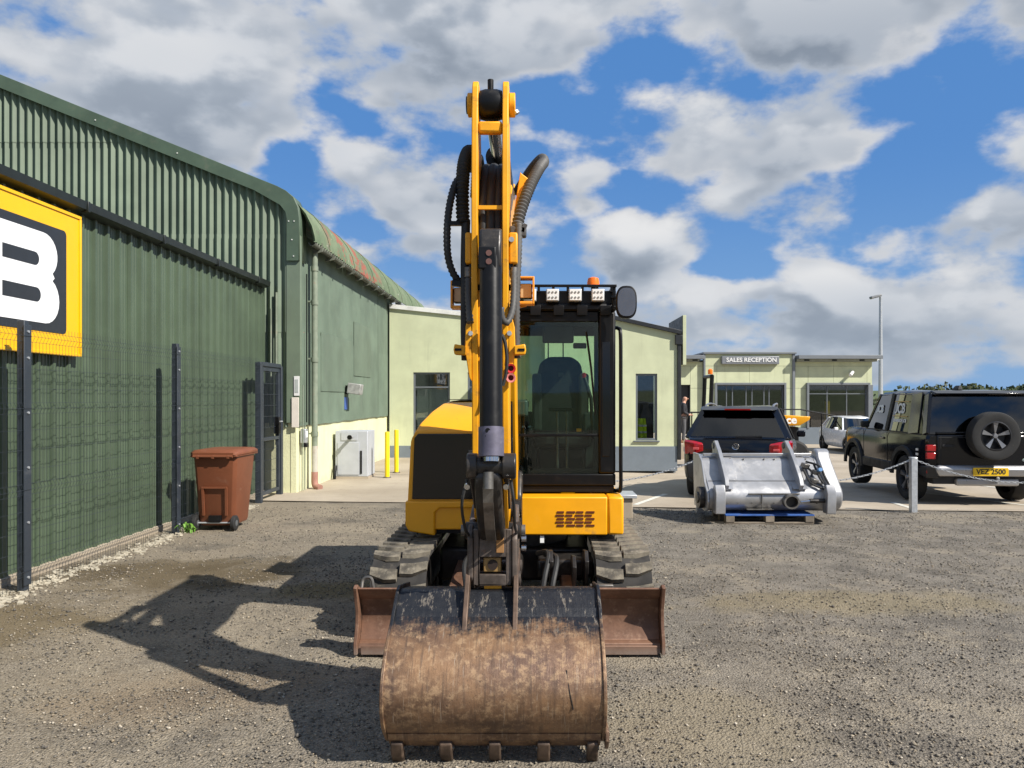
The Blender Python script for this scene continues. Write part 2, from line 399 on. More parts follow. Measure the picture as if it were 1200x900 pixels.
def hgt(x, y):
    v = Vector((x*1.1, y*1.1, 0))
    return .012*mnoise.noise(v)+.006*mnoise.noise(v*4.2)+.003*mnoise.noise(v*13)
def build_ground():
    # far sheet, rising to low hills
    mb = MB(); xs = list(np.concatenate([-np.geomspace(6000, 40, 26), np.linspace(-30, 30, 7), np.geomspace(40, 6000, 26)]))
    ys = list(np.concatenate([[-3000,-300,-60], np.linspace(-20, 60, 9), np.geomspace(75, 6000, 40)]))
    def hz(x, y):
        r = math.hypot(x, y); h = -.65
        if r > 110:
            k = sstep(110, 900, r); h += k*(6.5+5*mnoise.noise(Vector((x*.0016, y*.0016, 3.)))+4*mnoise.noise(Vector((x*.006, y*.006, 1.))))
        if r > 900: h += sstep(900, 3500, r)*(20+18*mnoise.noise(Vector((x*.0007, y*.0007, 7.))))
        return h
    mb.add([(x, y, hz(x, y)) for y in ys for x in xs], [(j*len(xs)+i, j*len(xs)+i+1, (j+1)*len(xs)+i+1, (j+1)*len(xs)+i) for j in range(len(ys)-1) for i in range(len(xs)-1)])
    struct(mb.build('ground', FIELD, recalc=False, smooth=60))
    # gravel yard
    mb = MB(); xs = np.concatenate([np.linspace(-40,-6.5,14), np.arange(-6.4, 9, .1), np.linspace(9.1, 60, 16)])
    ys = np.concatenate([np.linspace(-30, 2.4, 10), np.arange(2.5, 14.3, .1)])
    mb.add([(x, y, g(x,y)+hgt(x,y)-.004) for y in ys for x in xs], [(j*len(xs)+i, j*len(xs)+i+1, (j+1)*len(xs)+i+1, (j+1)*len(xs)+i) for j in range(len(ys)-1) for i in range(len(xs)-1)])
    struct(mb.build('gravel_yard', GRAV, recalc=False, smooth=80))
    # concrete yard in bays with joints
    root = None
    mbb = MB(); xs = np.linspace(-40, 70, 111); ts = np.linspace(0, 1, 40)**1.6
    def cy(x, t): return yb(x)+.05*mnoise.noise(Vector((x*1.7, 0, 0)))+.03*mnoise.noise(Vector((x*7, 0, 0)))+t*34
    mbb.add([(x, cy(x,t), g(x, cy(x,t))+.012) for t in ts for x in xs], [(j*111+i, j*111+i+1, (j+1)*111+i+1, (j+1)*111+i) for j in range(39) for i in range(110)])
    yard = struct(mbb.build('concrete_yard', CONC, recalc=False, smooth=80))
    # painted bay lines: children of the yard they are painted on
    LINE = M('road_line_paint', (.62,.60,.52), .8, var=.15, vs=12, dirt=((.27,.24,.19), .45, 14))
    for (x0,y0,x1,y1) in ((1.62,12.75,2.45,14.7),(6.0,12.3,6.1,13.2),(8.15,12.6,7.45,15.4),(4.6,12.9,5.3,14.8),(9.9,12.8,9.6,17)):
        m = MB(); d = Vector((x1-x0,y1-y0,0)); nrm = Vector((-d.y,d.x,0)).normalized()*.05; P = [Vector((x0,y0,0)),Vector((x1,y1,0))]
        vs = []
        for k in range(9):
            p = P[0].lerp(P[1], k/8)
            for s_ in (-1,1):
                q = p+nrm*s_; vs.append((q.x,q.y,g(q.x,q.y)+.0175))
        m.add(vs, [(2*k,2*k+1,2*k+3,2*k+2) for k in range(8)]); m.build('bay_line', LINE, yard, smooth=0)
    JNT = M('joint_sealant', (.07,.062,.055), .9)
    for yy in (17.2, 22.0, 27.0):
        m = MB(); vs = []
        for k in range(41):
            x = -4.3+k*.5
            for s_ in (-.012,.012): vs.append((x, yy-.095*x+s_, g(x,yy)+.0165))
        m.add(vs, [(2*k,2*k+1,2*k+3,2*k+2) for k in range(40)]); m.build('expansion_joint', JNT, yard, smooth=0)
build_ground()

def loose_stones():
    # loose chippings and grit over the near gravel
    n = 85000
    u = RNG.random(n); y = 2.7+(12.4-2.7)*u**1.55; x = (RNG.random(n)*2-1)*(.72*y+.4)-.0
    keep = (x > -4.95) & (y < 13.05-.095*(x+4.4)+.12); x = x[keep]; y = y[keep]; n = len(x)
    clump = np.array([mnoise.noise(Vector((a*1.3, b*1.3, 5.))) for a, b in zip(x, y)])
    keep = RNG.random(n) < np.clip(.62+.9*clump, .12, 1); x = x[keep]; y = y[keep]; n = len(x)
    r = .0032+.0075*RNG.random(n)**3.2+.0006*y*RNG.random(n)
    r *= np.where(RNG.random(n) < .006, 1.9, 1)
    oct_ = np.array([(1,0,0),(0,1,0),(-1,0,0),(0,-1,0),(0,0,1),(0,0,-1)], float)
    V = np.repeat(oct_[None], n, 0)*(.65+.7*RNG.random((n,6,1)))
    V[:,:,2] *= .62; a = RNG.random(n)*6.283; ca, sa = np.cos(a)[:,None], np.sin(a)[:,None]
    X = V[:,:,0]*ca-V[:,:,1]*sa; Y = V[:,:,0]*sa+V[:,:,1]*ca
    z = np.array([g(p,q)+hgt(p,q) for p,q in zip(x,y)])
    P = np.stack([X*r[:,None]+x[:,None], Y*r[:,None]+y[:,None], V[:,:,2]*r[:,None]+(z+r*.15)[:,None]], -1).reshape(-1,3)
    F = np.array([(0,1,4),(1,2,4),(2,3,4),(3,0,4),(1,0,5),(2,1,5),(3,2,5),(0,3,5)])
    F = (F[None]+6*np.arange(n)[:,None,None]).reshape(-1,3)
    me = bpy.data.meshes.new('gravel_stones'); me.vertices.add(len(P)); me.vertices.foreach_set('co', P.ravel())
    me.loops.add(F.size); me.loops.foreach_set('vertex_index', F.ravel()); me.polygons.add(len(F))
    me.polygons.foreach_set('loop_start', np.arange(0, F.size, 3)); me.polygons.foreach_set('loop_total', np.full(len(F), 3)); me.update()
    col = me.attributes.new('tone', 'FLOAT', 'POINT'); col.data.foreach_set('value', np.repeat(RNG.random(n), 6))
    t = NT('stone_chippings'); at = t.N.new('ShaderNodeAttribute'); at.attribute_name = 'tone'
    rp = t.N.new('ShaderNodeValToRGB'); t.L.new(at.outputs['Fac'], rp.inputs[0]); e = rp.color_ramp.elements
    e[0].color = (.080,.072,.062,1); e[1].color = (.46,.41,.33,1)
    for p, c in ((.35,(.125,.112,.094)), (.7,(.215,.188,.146)), (.88,(.25,.20,.135))): q = e.new(p); q.color = (*c,1)
    t.L.new(rp.outputs[0], t.b.inputs['Base Color']); t.b.inputs['Roughness'].default_value = .9
    me.materials.append(t.m); o = bpy.data.objects.new('gravel_stones', me); COL.objects.link(o)
    tag(o, 'loose grey and tan stone chippings strewn over the yard', 'gravel'); stuff(o)
loose_stones()

# far wood and hedge on the rising ground, one mass
def far_wood():
    P = []; F = []; rng = random.Random(5)
    def leafball(cx, cy, cz, rx, rz, n, s):
        for _ in range(n):
            while True:
                u = Vector((rng.uniform(-1,1), rng.uniform(-1,1), rng.uniform(-1,1)))
                if .3 < u.length < 1: break
            c = Vector((cx+u.x*rx, cy+u.y*rx, cz+u.z*rz)); m = Euler((rng.uniform(0,3),rng.uniform(0,3),rng.uniform(0,6))).to_matrix()
            o = len(P); q = s*rng.uniform(.6,1.3)
            P.extend([c+m@Vector(k) for k in ((-q,-q*.6,0),(q,-q*.5,0),(q*.7,q*.6,0),(-q*.8,q*.5,0))]); F.append((o,o+1,o+2,o+3))
    for i in range(75):
        y = rng.uniform(150, 210); x = rng.uniform(.38, .74)*y
        h = rng.uniform(1.6, 3.4)*(1.25 if x > .56*y else .7); leafball(x, y, .4+h*.5, h*.8, h*.75, 55, .42)
    for i in range(40):
        y = rng.uniform(290, 330); x = rng.uniform(.2, .75)*y; h = rng.uniform(2.2, 4.4); leafball(x, y, 3.5+h*.5, h*1.4, h*.7, 32, .8)
    mb = MB(); mb.add(P, [tuple(f) for f in F])
    t = NT('distant_foliage'); c = t.mix(t.mr(t.noise(.35, 4), .35, .65), (.035,.05,.022), (.075,.092,.035)); c = t.mix(t.mr(t.noise(.06, 2), .5, .62, 0, .6), c, (.12,.11,.06))
    t.put(t.b.inputs['Base Color'], c); t.b.inputs['Roughness'].default_value = 1.
    o = mb.build('distant_wood', t.m, smooth=0, recalc=False); tag(o, 'far hedgerow trees along the low hill behind the car park', 'wood'); stuff(o)
far_wood()

# ------------------------------------------------------------------ big barn with gable towards the camera
def clad_mat(name, col, piece=.06, dirt=((.14,.16,.13), .2, 2.2), rough=.55, flakes=True):
    t = NT(name); n1 = t.noise(1.3, 6, .6); c = t.mix(t.mr(n1, .3, .7), tuple(k*.86 for k in col), tuple(k*1.12 for k in col))
    k = t.mr(t.rnd(), 0, 1, 1-piece, 1+piece, False)
    x = t.N.new('ShaderNodeVectorMath'); x.operation = 'SCALE'; t.L.new(c, x.inputs[0]); t.L.new(k, x.inputs['Scale']); c = x.outputs[0]
    st = t.noise(7, 7, .65, stretch=(1,1,.12)); c = t.mix(t.mr(st, .5, .78, 0, .55), c, dirt[0])
    if flakes:
        fl = t.math('MULTIPLY', t.mr(t.noise(3.1, 7, .7), .66, .72), t.mr(t.noise(1.1, 3), .48, .6)); c = t.mix(fl, c, (.30,.17,.13))
    t.put(t.b.inputs['Base Color'], c); t.b.inputs['Roughness'].default_value = rough; t.bump(t.noise(30, 5), .12, .004); return t.m
GRN = clad_mat('barn_green_sheet', (.138,.180,.126), rough=.6)
GRN2 = clad_mat('barn_side_green', (.125,.168,.124), rough=.6)
LOWG = clad_mat('low_wall_green', (.072,.102,.064), piece=.03, dirt=((.05,.07,.045), .2, 2), rough=.42, flakes=False)
DGRN = M('dark_green_flashing', (.040,.072,.048), .45, var=.2, vs=2, bump=.05)
def roof_mat():
    t = NT('weathered_barn_roof'); n1 = t.noise(1.1, 6, .6)
    c = t.mix(t.mr(n1, .3, .7), (.085,.125,.07), (.15,.19,.115))
    s = t.sep(); yb_ = t.math('MULTIPLY', t.mr(s[1], .8, 1.6), t.mr(s[1], 5.2, 6.6, 1, 0))
    c = t.mix(t.math('MULTIPLY', t.mr(t.noise(1.6, 6, .7), .505, .575), yb_), c, (.25,.08,.055))
    c = t.mix(t.mr(t.noise(5, 7, .7), .56, .66, 0, .75), c, (.10,.085,.07)); c = t.mix(t.mr(t.noise(9, 6, .7), .62, .70, 0, .8), c, (.36,.34,.29))
    t.put(t.b.inputs['Base Color'], c); t.b.inputs['Roughness'].default_value = .8; t.bump(t.noise(25, 5), .3, .008); return t.m
def stucco(name, col, bs=90, strength=.5):
    t = NT(name); c = t.mix(t.mr(t.noise(1.5, 6), .3, .7), tuple(k*.9 for k in col), tuple(min(1,k*1.06) for k in col))
    sk = t.noise(5.5, 7, .7, stretch=(1,1,.10)); c = t.mix(t.mr(sk, .52, .75, 0, .30), c, tuple(k*.62 for k in col)); c = t.mix(t.mr(t.noise(.7, 5, .7), .55, .7, 0, .25), c, tuple(k*.7 for k in col))
    s = t.sep(); c = t.mix(t.math('MULTIPLY', t.mr(s[2], 0., .3, 1, 0), t.mr(t.noise(6, 6), .4, .7, 0, .6)), c, tuple(k*.55 for k in col))
    t.put(t.b.inputs['Base Color'], c); t.b.inputs['Roughness'].default_value = .85; t.bump(t.noise(bs, 3), strength, .006); return t.m
DADO = stucco('barn_dado_render', (.70,.70,.44), 28, .9)

GY = 14.2; WX = -4.42; ZJ = [1.28, 3.03, 4.78, 6.53, 8.28, 10.0]
def vz(x): return 5.46+(-4.65-x)*.403
def barn():
    B = thing('green_barn', 'tall green corrugated barn with its gable end and curved weathered eaves', 'barn', (WX, GY, 0))
    PITCH, AMP = .1395, .030
    def wave(u):
        t = (u/PITCH) % 1.0
        return AMP*(math.cos(2*math.pi*t)) + .006*math.cos(6*math.pi*t)
    nw = 7; sw = PITCH*nw
    for ci in range(13):
        x1 = -4.50-ci*sw; x0 = x1-sw-.03
        for ri in range(len(ZJ)-1):
            za, zb = ZJ[ri]-.06, ZJ[ri+1]
            if x1 < -6.5 and zb < 3.4: continue
            if za > vz(x0)-.06: continue
            off = .012*(ri % 2)+.006*(ci % 2)
            m = MB(); nn = nw*12; vs = []
            for i in range(nn+1):
                x = x0+(x1-x0)*i/nn; y = GY-off-wave(-4.50-x)-.03
                zt = min(zb, vz(x)-.05); vs += [(x,y,min(za,zt-.01)),(x,y,zt)]
            m.add(vs, [(2*i,2*i+2,2*i+3,2*i+1) for i in range(nn)])
            m.build('cladding_sheet', GRN, B, smooth=75, recalc=False)
    # backing walls, dado on the gable strip
    MB().prism([(-4.52,0),(-4.52,5.15),(-17,10.2),(-17,0)], 'y', GY+.05, GY+.2).build('gable_backing', DGRN, B, smooth=0)
    MB().box(-5.6,-4.47,GY-.03,GY+.04,0,1.3).build('dado_wall', DADO, B, smooth=0)
    MB().box(-4.62,-4.36,GY-.085,GY+.02,1.30,4.75).build('corner_trim', GRN, B, bevel=.006)
    MB().box(-4.55,WX-.03,GY-.04,23.2,0,1.30).build('dado_wall', DADO, B, smooth=0)
    VRG = M('verge_green', (.072,.108,.072), .5, var=.18, vs=2, bump=.05, dirt=((.12,.13,.10), .2, 5))
    # verge flashing following the slope, curving down at the eave
    pts = [(-17.0, vz(-17.0)+.13)]
    pts += [(-9.0, vz(-9.0)+.13), (-5.2, vz(-5.2)+.13), (-4.78, vz(-4.78)+.13)]
    pts += [(-4.62,5.56),(-4.48,5.44),(-4.40,5.26),(-4.375,5.05),(-4.375,4.28)]
    inn = [(-4.60,4.28),(-4.60,5.05),(-4.62,5.17),(-4.72,5.30),(-5.2, vz(-5.2)-.11),(-17.0, vz(-17.0)-.11)]
    m = MB(); m.prism(pts+inn, 'y', GY-.13, GY-.11); m.build('verge_flashing', VRG, B, smooth=30)
    m = MB(); ring = pts
    m.add([(x,GY-.13,z) for x,z in ring]+[(x,GY+.3,z+.004) for x,z in ring], [(i,i+1,len(ring)+i+1,len(ring)+i) for i in range(len(ring)-1)])
    m.build('verge_flashing', VRG, B, smooth=40, solid=.01)
    BOLT = M('white_bolt_cap', (.7,.7,.66), .5)
    for (x,z) in ((-4.56,5.0),(-4.46,5.0),(-4.50,4.66),(-4.47,4.36),(-8.1,vz(-8.1)),(-6.6,vz(-6.6))):
        MB().cyl((x,GY-.14,z),(x,GY-.128,z),.012,n=8).build('bolt', BOLT, B)
    # roof: curved-eave corrugated sheets laid side by side
    prof = [(-17.2, vz(-17.2)+.10), (-9, vz(-9)+.10), (-5.35, vz(-5.35)+.10), (-4.90, 5.60),(-4.66,5.50),(-4.46,5.35),(-4.30,5.15),(-4.19,4.93),(-4.14,4.74),(-4.13,4.66)]
    RM = roof_mat(); p = .1455; seg = 8; nsh = 15
    first = None
    m = MB(); vs = []; ns = 7*seg
    for i in range(ns+1):
        y = GY-.02+i*p/seg; w = .024*math.cos(2*math.pi*i/seg)
        for k,(x,z) in enumerate(prof):
            a = prof[max(k-1,0)]; b = prof[min(k+1,len(prof)-1)]; t = Vector((b[0]-a[0], b[1]-a[1])).normalized(); nr = Vector((-t.y, t.x))*(-1 if t.x < 0 else 1)
            if nr.x < 0: nr = -nr
            vs.append((x+nr.x*w, y, z+nr.y*w))
    n = len(prof); m.add(vs, [(i*n+k,(i+1)*n+k,(i+1)*n+k+1,i*n+k+1) for i in range(ns) for k in range(n-1)])
    s0 = m.build('roof_sheet', RM, B, smooth=70, recalc=False)
    # one mesh per sheet so the weathering differs along the eave
    for j in range(1, nsh):
        m2 = MB(); m2.add([(v[0]+.006*(j%2), v[1]+j*7*p, v[2]+.008*(j%2)) for v in m.v], m.f); m2.build('roof_sheet', RM, B, smooth=70, recalc=False)
    # side wall: fine corrugated sheets in two lifts
    for ri,(za,zb) in enumerate(((1.24,3.02),(2.96,4.84))):
        y = GY+.0; ci = 0
        while y < 22.9:
            m = MB(); w_ = 1.06; nn = 56; vs = []
            for i in range(nn+1):
                yy = y+w_*i/nn; x = WX+.010*math.cos(2*math.pi*yy/.076)+.006*(ri==0)+.004*(ci%2)
                vs += [(x,yy,za+.018*mnoise.noise(Vector((yy*2.1,za,0)))),(x,yy,zb)]
            m.add(vs, [(2*i,2*i+1,2*i+3,2*i+2) for i in range(nn)]); m.build('side_sheet', GRN2, B, smooth=75, recalc=False); y += 1.0; ci += 1
    # repair patches
    for (y0,y1,z0,z1) in ((15.6,18.2,1.9,3.1),(18.4,20.2,2.3,3.6)):
        MB().box(WX+.014,WX+.026,y0,y1,z0,z1).build('patch_sheet', GRN2, B, smooth=0)
    # gutter, brackets and downpipe
    m = MB(); seg = []
    arc = [(math.cos(a)*.065, math.sin(a)*.065) for a in np.linspace(math.pi, 2*math.pi, 8)]
    G1 = [(-4.20+u, 4.66+v) for u,v in arc]; 
    m.add([(x,GY+.1,z) for x,z in G1]+[(x,29.2,z) for x,z in G1], [(i,i+1,9+i-1+0,8+i) for i in range(7)])
    gm = M('mossy_gutter', (.13,.14,.11), .75, var=.4, vs=6, bump=.2, dirt=((.24,.13,.10), .3, 4))
    m.build('eaves_gutter', gm, B, smooth=40, solid=.008, recalc=False)
    for k in range(11):
        y = GY+.5+k*.85; MB().prism([(-4.30,4.75),(-4.12,4.72),(-4.12,4.56),(-4.30,4.52)],'y',y,y+.03).build('gutter_bracket', gm, B)
    PIPE = M('downpipe_green', (.20,.235,.175), .6, var=.2, vs=5, bump=.1, dirt=((.30,.17,.13), .22, 5))
    dp = MB().cyl((-4.29,14.78,.12),(-4.29,14.78,4.62),.058,n=20).build('downpipe', PIPE, B)
    for z in (1.02,2.45,3.55,4.2): MB().cyl((-4.29,14.78,z),(-4.29,14.78,z+.09),.070,n=20).build('pipe_collar', PIPE, dp)
    for z in (1.06,2.5,3.6): MB().box(-4.42,-4.3,14.74,14.82,z,z+.03).build('pipe_bracket', PIPE, dp)
    TER = M('terracotta_shoe', (.33,.17,.13), .8, var=.2)
    MB().tube(catmull([(-4.29,14.78,.34),(-4.29,14.78,.14),(-4.26,14.76,.07),(-4.16,14.70,.035)],6),.064,16).build('pipe_shoe', TER, dp)
    MB().cyl((-4.29,14.78,.34),(-4.29,14.78,.84),.060,n=20).build('pipe_foot', M('faded_pipe', (.42,.40,.34), .8, var=.2, dirt=((.34,.18,.14), .4, 6)), dp)
    # thin service pipes on the gable strip and beside the downpipe
    for x,y,z0,z1,r in ((-4.80,GY-.09,0.9,3.7,.022),(-4.90,GY-.09,1.2,3.4,.016)):
        MB().cyl((x,y,z0),(x,y,z1),r,n=8).build('service_pipe', PIPE, B)
    MB().tube([(-4.37,14.42,.04),(-4.37,14.42,1.25)],.014,8).build('service_pipe', PIPE, B)
    MB().tube([(-4.37,14.30,.04),(-4.37,14.30,1.3),(-4.37,14.30,2.0)],.010,8).build('service_pipe', PIPE, B)
    MB().tube([(-4.36,14.5,4.1),(-4.36,14.5,1.3)],.012,8).build('cable', BLK, B)
barn()
# small fittings on the barn
o = MB().box(-4.47,-4.435,14.0,14.08,0,1).v
nb = thing('notice_plate', 'small white framed notice on the barn corner beside the gate', 'sign', (-4.40, GY-.10, 1.78))
MB().box(-4.475,-4.375,GY-.100,GY-.088,1.80,2.16).build('plate', WHT, nb, bevel=.003); MB().box(-4.455,-4.395,GY-.1045,GY-.1005,1.86,2.10).build('print', M('grey_print', (.42,.45,.43), .6), nb, smooth=0)
nb = thing('notice_board', 'tall white blank board below the framed notice on the barn corner', 'sign', (-4.44, GY-.10, 1.22))
MB().box(-4.515,-4.385,GY-.105,GY-.088,1.22,1.77).build('board', M('offwhite_board', (.72,.66,.58), .6, var=.08), nb, bevel=.003)
nb = thing('socket_box', 'grey weatherproof socket box low on the barn corner', 'socket', (-4.37, 14.36, .9))
MB().box(-4.42,-4.32,14.30,14.44,.92,1.18).build('housing', GALV, nb, bevel=.01); MB().box(-4.40,-4.30,14.31,14.43,.84,.915).build('plug', BLKP, nb, bevel=.01)
MB().box(-4.325,-4.312,14.32,14.42,1.02,1.14).build('cover', WHT, nb, bevel=.004)
fl = thing('wall_floodlight', 'grey boxy floodlight on the green barn side wall', 'floodlight', (-4.40, 17.6, 1.85))
MB().box(-4.40,-4.34,17.55,17.65,1.85,2.05).build('bracket', BLK, fl); MB().obox((-4.18,17.6,1.97),(.30,.30,.24),(0,R(8),0)).build('housing', M('dull_zinc', (.36,.36,.34), .55, .3, var=.3, vs=9), fl, bevel=.015)
MB().box(-4.41,-4.385,17.50,17.72,1.50,1.78).build('tag', M('blue_tag', (.06,.13,.42), .5), fl)

# ------------------------------------------------------------------ low green building on the left, its wall receding
LX = -5.02
def low_building():
    B = thing('low_green_shed', 'low dark green box-profile shed wall running along the left', 'shed', (LX, 7, 0))
    y = 2.4; k = 0
    while y < 14.0:
        y1 = min(y+1.0, 14.12); m = MB(); pts = []
        yy = y
        while yy < y1-1e-6:
            for dy, dx in ((0,0),(.012,.034),(.050,.034),(.062,0),(.115,0),(.121,.006),(.134,.006),(.140,0),(.175,0),(.181,.006),(.194,.006),(.200,0)):
                if yy+dy <= y1: pts.append((yy+dy, dx))
            yy += .25
        pts.append((y1+.02, 0.0)); vs = []
        for (q,dx) in pts: vs += [(LX+dx+.002*(k%2),q,.06),(LX+dx+.002*(k%2),q,3.78)]
        m.add(vs, [(2*i,2*i+1,2*i+3,2*i+2) for i in range(len(pts)-1)]); m.build('wall_sheet', LOWG, B, smooth=25, recalc=False)
        y += 1.0; k += 1
    MB().box(LX-.3,LX-.02,2.4,14.13,0,3.76).build('backing_wall', DGRN, B, smooth=0)
    MB().box(LX-.04,LX+.05,2.4,14.1,-.02,.075).build('base_kerb', CONC, B, bevel=.01)
    # box gutter and soffit shadow line
    MB().prism([(LX-.02,3.76),(LX+.06,3.76),(LX+.15,3.79),(LX+.16,3.875),(LX+.145,3.88),(LX+.135,3.81),(LX-.02,3.79)],'y',2.3,13.98).build('gutter', M('black_gutter', (.012,.016,.014), .42, var=.3), B, smooth=30)
    for k in range(7): MB().box(LX+.08,LX+.167,3.2+k*1.7,3.24+k*1.7,3.765,3.884).build('gutter_joint', M('black_gutter', (0,0,0)), B, bevel=.006)
    MB().prism([(LX+.1,3.86),(LX-9,4.10),(LX-9,4.05),(LX+.1,3.82)],'y',2.3,14.05).build('roof', LOWG, B, smooth=0)
low_building()

# the yellow wall sign (letters J C B)
def wall_sign():
    X = LX+.10; y1 = 8.27; y0 = 3.95; z0, z1 = 2.20, 3.70
    S = thing('wall_sign', 'large yellow and black wall sign with big white letter B', 'sign', (X, 7.5, z0))
    SY = M('sign_yellow', (.86,.46,.004), .35, var=.03, bump=0); SB = M('sign_charcoal', (.022,.025,.030), .4, var=.08, bump=0); SW = M('sign_white', (.82,.83,.84), .35, var=.03, bump=0)
    MB().box(X-.09,X,y0,y1,z0,z1).build('panel', SY, S, bevel=.004)
    for a,b,c,d in ((y0,y1,z1-.03,z1+.004),(y0,y1,z0-.004,z0+.03),(y1-.03,y1+.004,z0+.03,z1-.03)): MB().box(X+.001,X+.012,a,b,c,d).build('frame_trim', SY, S, bevel=.003)
    def rr(y0,y1,z0,z1,r,n=6):
        out = []
        for (cy,cz,a0) in ((y1-r,z1-r,0),(y0+r,z1-r,90),(y0+r,z0+r,180),(y1-r,z0+r,270)):
            for k in range(n+1): a = R(a0+90*k/n); out.append((cy+r*math.cos(a), cz+r*math.sin(a)))
        return out
    MB().prism(rr(y0+.22,y1-.26,z0+.22,z1-.21,.05),'x',X+.001,X+.006).build('black_field', SB, S, smooth=0)
    def arc(cy,cz,ry,rz,a0,a1,n=10): return [(cy+ry*math.cos(R(a0+(a1-a0)*k/n)), cz+rz*math.sin(R(a0+(a1-a0)*k/n))) for k in range(n+1)]
    # B: outline prism, counters laid on it as charcoal shapes
    b0, b1 = 6.72, 7.88; zb, zt = 2.50, 3.40; zm = 2.97
    out = [(b0,zb)]+arc(b1-.22,zb+.235,.22,.235,-90,60)+[(b1-.075,zm)]+arc(b1-.25,zt-.22,.22,.22,-50,90)+[(b0,zt)]
    MB().prism(out,'x',X+.007,X+.012).build('letter', SW, S, smooth=0)
    for (za,zc,ye) in ((3.055,3.185,7.56),(2.70,2.84,7.585)):
        MB().prism([(7.04,za)]+arc(ye-.065,(za+zc)/2,.065,(zc-za)/2,-90,90)+[(7.04,zc)],'x',X+.0125,X+.0145).build('letter_counter', SB, S, smooth=0)
    # C and J further along
    c0, c1 = 5.46, 6.60
    MB().prism(rr(c0,c1,zb,zt,.28,10),'x',X+.007,X+.012).build('letter', SW, S, smooth=0)
    MB().prism(rr(c0+.30,c1+.04,zb+.20,zt-.20,.12,8),'x',X+.0125,X+.0145).build('letter_counter', SB, S, smooth=0)
    MB().box(X+.0125,X+.0145,c1-.10,c1+.06,zb+.33,zt-.33).build('letter_counter', SB, S, smooth=0)
    j = [(5.05,zt),(5.35,zt),(5.35,zb+.3)]+arc(5.0,zb+.3,.35,.3,0,-90)[1:]+[(4.6,zb)]+arc(4.62,zb+.28,.28,.28,-90,-180)[1:]+[(4.62,zb+.32),(4.66,zb+.22),(4.98,zb+.22),(5.05,zb+.3)]
    MB().prism(j,'x',X+.007,X+.012).build('letter', SW, S, smooth=0)
    for y in (4.6,5.9,7.4): MB().box(LX+.03,X-.085,y,y+.06,z0+.1,z1-.1).build('mounting_rail', BLK, S)
wall_sign()

# ------------------------------------------------------------------ welded mesh fence and gate
FNC = M('fence_powdercoat', (.030,.038,.050), .42, var=.15, bump=.04, dirt=((.12,.12,.12), .1, 8))
FX = -4.69
def fence():
    Fn = thing('mesh_fence', 'dark grey welded mesh security fence in front of the green wall', 'fence', (FX, 7.0, 0))
    posts = (4.05, 7.0, 9.95)
    for y in posts:
        p = MB().box(FX-.035,FX+.035,y-.035,y+.035,-.05,2.46).build('post', FNC, Fn, bevel=.006)
        MB().box(FX+.034,FX+.046,y-.05,y+.05,.05,2.42).build('clamp_bar', FNC, p, bevel=.003)
        for z in (.12,.62,1.12,1.62,2.12,2.36): MB().cyl((FX+.045,y,z),(FX+.056,y,z),.012,n=8).build('clamp_bolt', GALV, p)
    folds = (.18,.92,1.66,2.32)
    for (a,b) in ((4.05,7.0),(7.0,9.95),(9.95,12.9)):
        m = MB(); n = int(round((b-a)/.05))
        zs = [.02]
        for f in folds: zs += [f-.05,f,f+.05]
        zs.append(2.42)
        def fx(z): return FX+.02+(.026 if any(abs(z-f) < 1e-6 for f in folds) else 0)
        for k in range(n+1):
            y = a+(b-a)*k/n; m.tube([(fx(z),y,z) for z in zs], .0015, 4)
        hz = sorted(set([z for f in folds for z in (f-.05,f,f+.05)]+[.36,.54,.72,1.10,1.28,1.46,1.84,2.02,2.18]))
        for z in hz: m.beam((fx(z)+.004,a,z),(fx(z)+.004,b,z),.0030,.0030)
        m.build('mesh_panel', FNC, Fn, smooth=60)
fence()
def gate():
    G = thing('mesh_gate', 'dark grey framed mesh gate between the fence and the barn', 'gate', (FX, 12.95, 0))
    for y,z in ((12.93,2.36),(13.96,2.33)): MB().box(FX-.05,FX+.05,y-.05,y+.05,-.05,z).build('post', FNC, G, bevel=.006)
    a, b = 13.02, 13.88
    for z0,z1 in ((.10,.16),(1.02,1.08),(2.22,2.30)): MB().box(FX-.02,FX+.03,a,b,z0,z1).build('rail', FNC, G, bevel=.004)
    for y in (a,b-.05): MB().box(FX-.021,FX+.031,y,y+.05,.161,2.219).build('stile', FNC, G, bevel=.004)
    MB().box(FX-.05,FX+.05,12.99,13.90,2.301,2.37).build('top_rail', FNC, G, bevel=.004)
    m = MB()
    for k in range(17): y = a+.05+k*(b-a-.1)/16; m.beam((FX+.005,y,.16),(FX+.005,y,2.22),.005,.005)
    for k in range(11): z = .3+k*.19; m.beam((FX+.009,a,z),(FX+.009,b,z),.006,.006)
    m.build('mesh_panel', FNC, G)
    MB().box(FX-.03,FX+.07,b-.16,b-.05,1.12,1.42).build('lock_case', BLK, G, bevel=.008)
    MB().tube([(FX+.06,b-.1,1.34),(FX+.11,b-.1,1.34),(FX+.11,b-.22,1.34)],.012,8).build('handle', GALV, G)
gate()
# crumbled pale mortar along the fence foot
def mortar():
    m = MB(); rng = random.Random(3)
    for k in range(1300):
        y = rng.uniform(5.2,12.6); x = FX+rng.gauss(.02,.075)+.05*math.sin(y*2.3); s = rng.uniform(.006,.026)*(1 if rng.random()<.85 else 1.6)
        m.obox((x,y,hgt(x,y)+s*.1),(s*rng.uniform(.8,2),s*rng.uniform(.8,2),s*.5),(rng.uniform(-.3,.3),rng.uniform(-.3,.3),rng.uniform(0,3)))
    o = m.build('mortar_rubble', M('pale_mortar', (.40,.36,.28), .95, var=.3, vs=9, bump=.4), smooth=0); tag(o, 'crumbled pale mortar along the foot of the mesh fence', 'rubble'); stuff(o)
mortar()

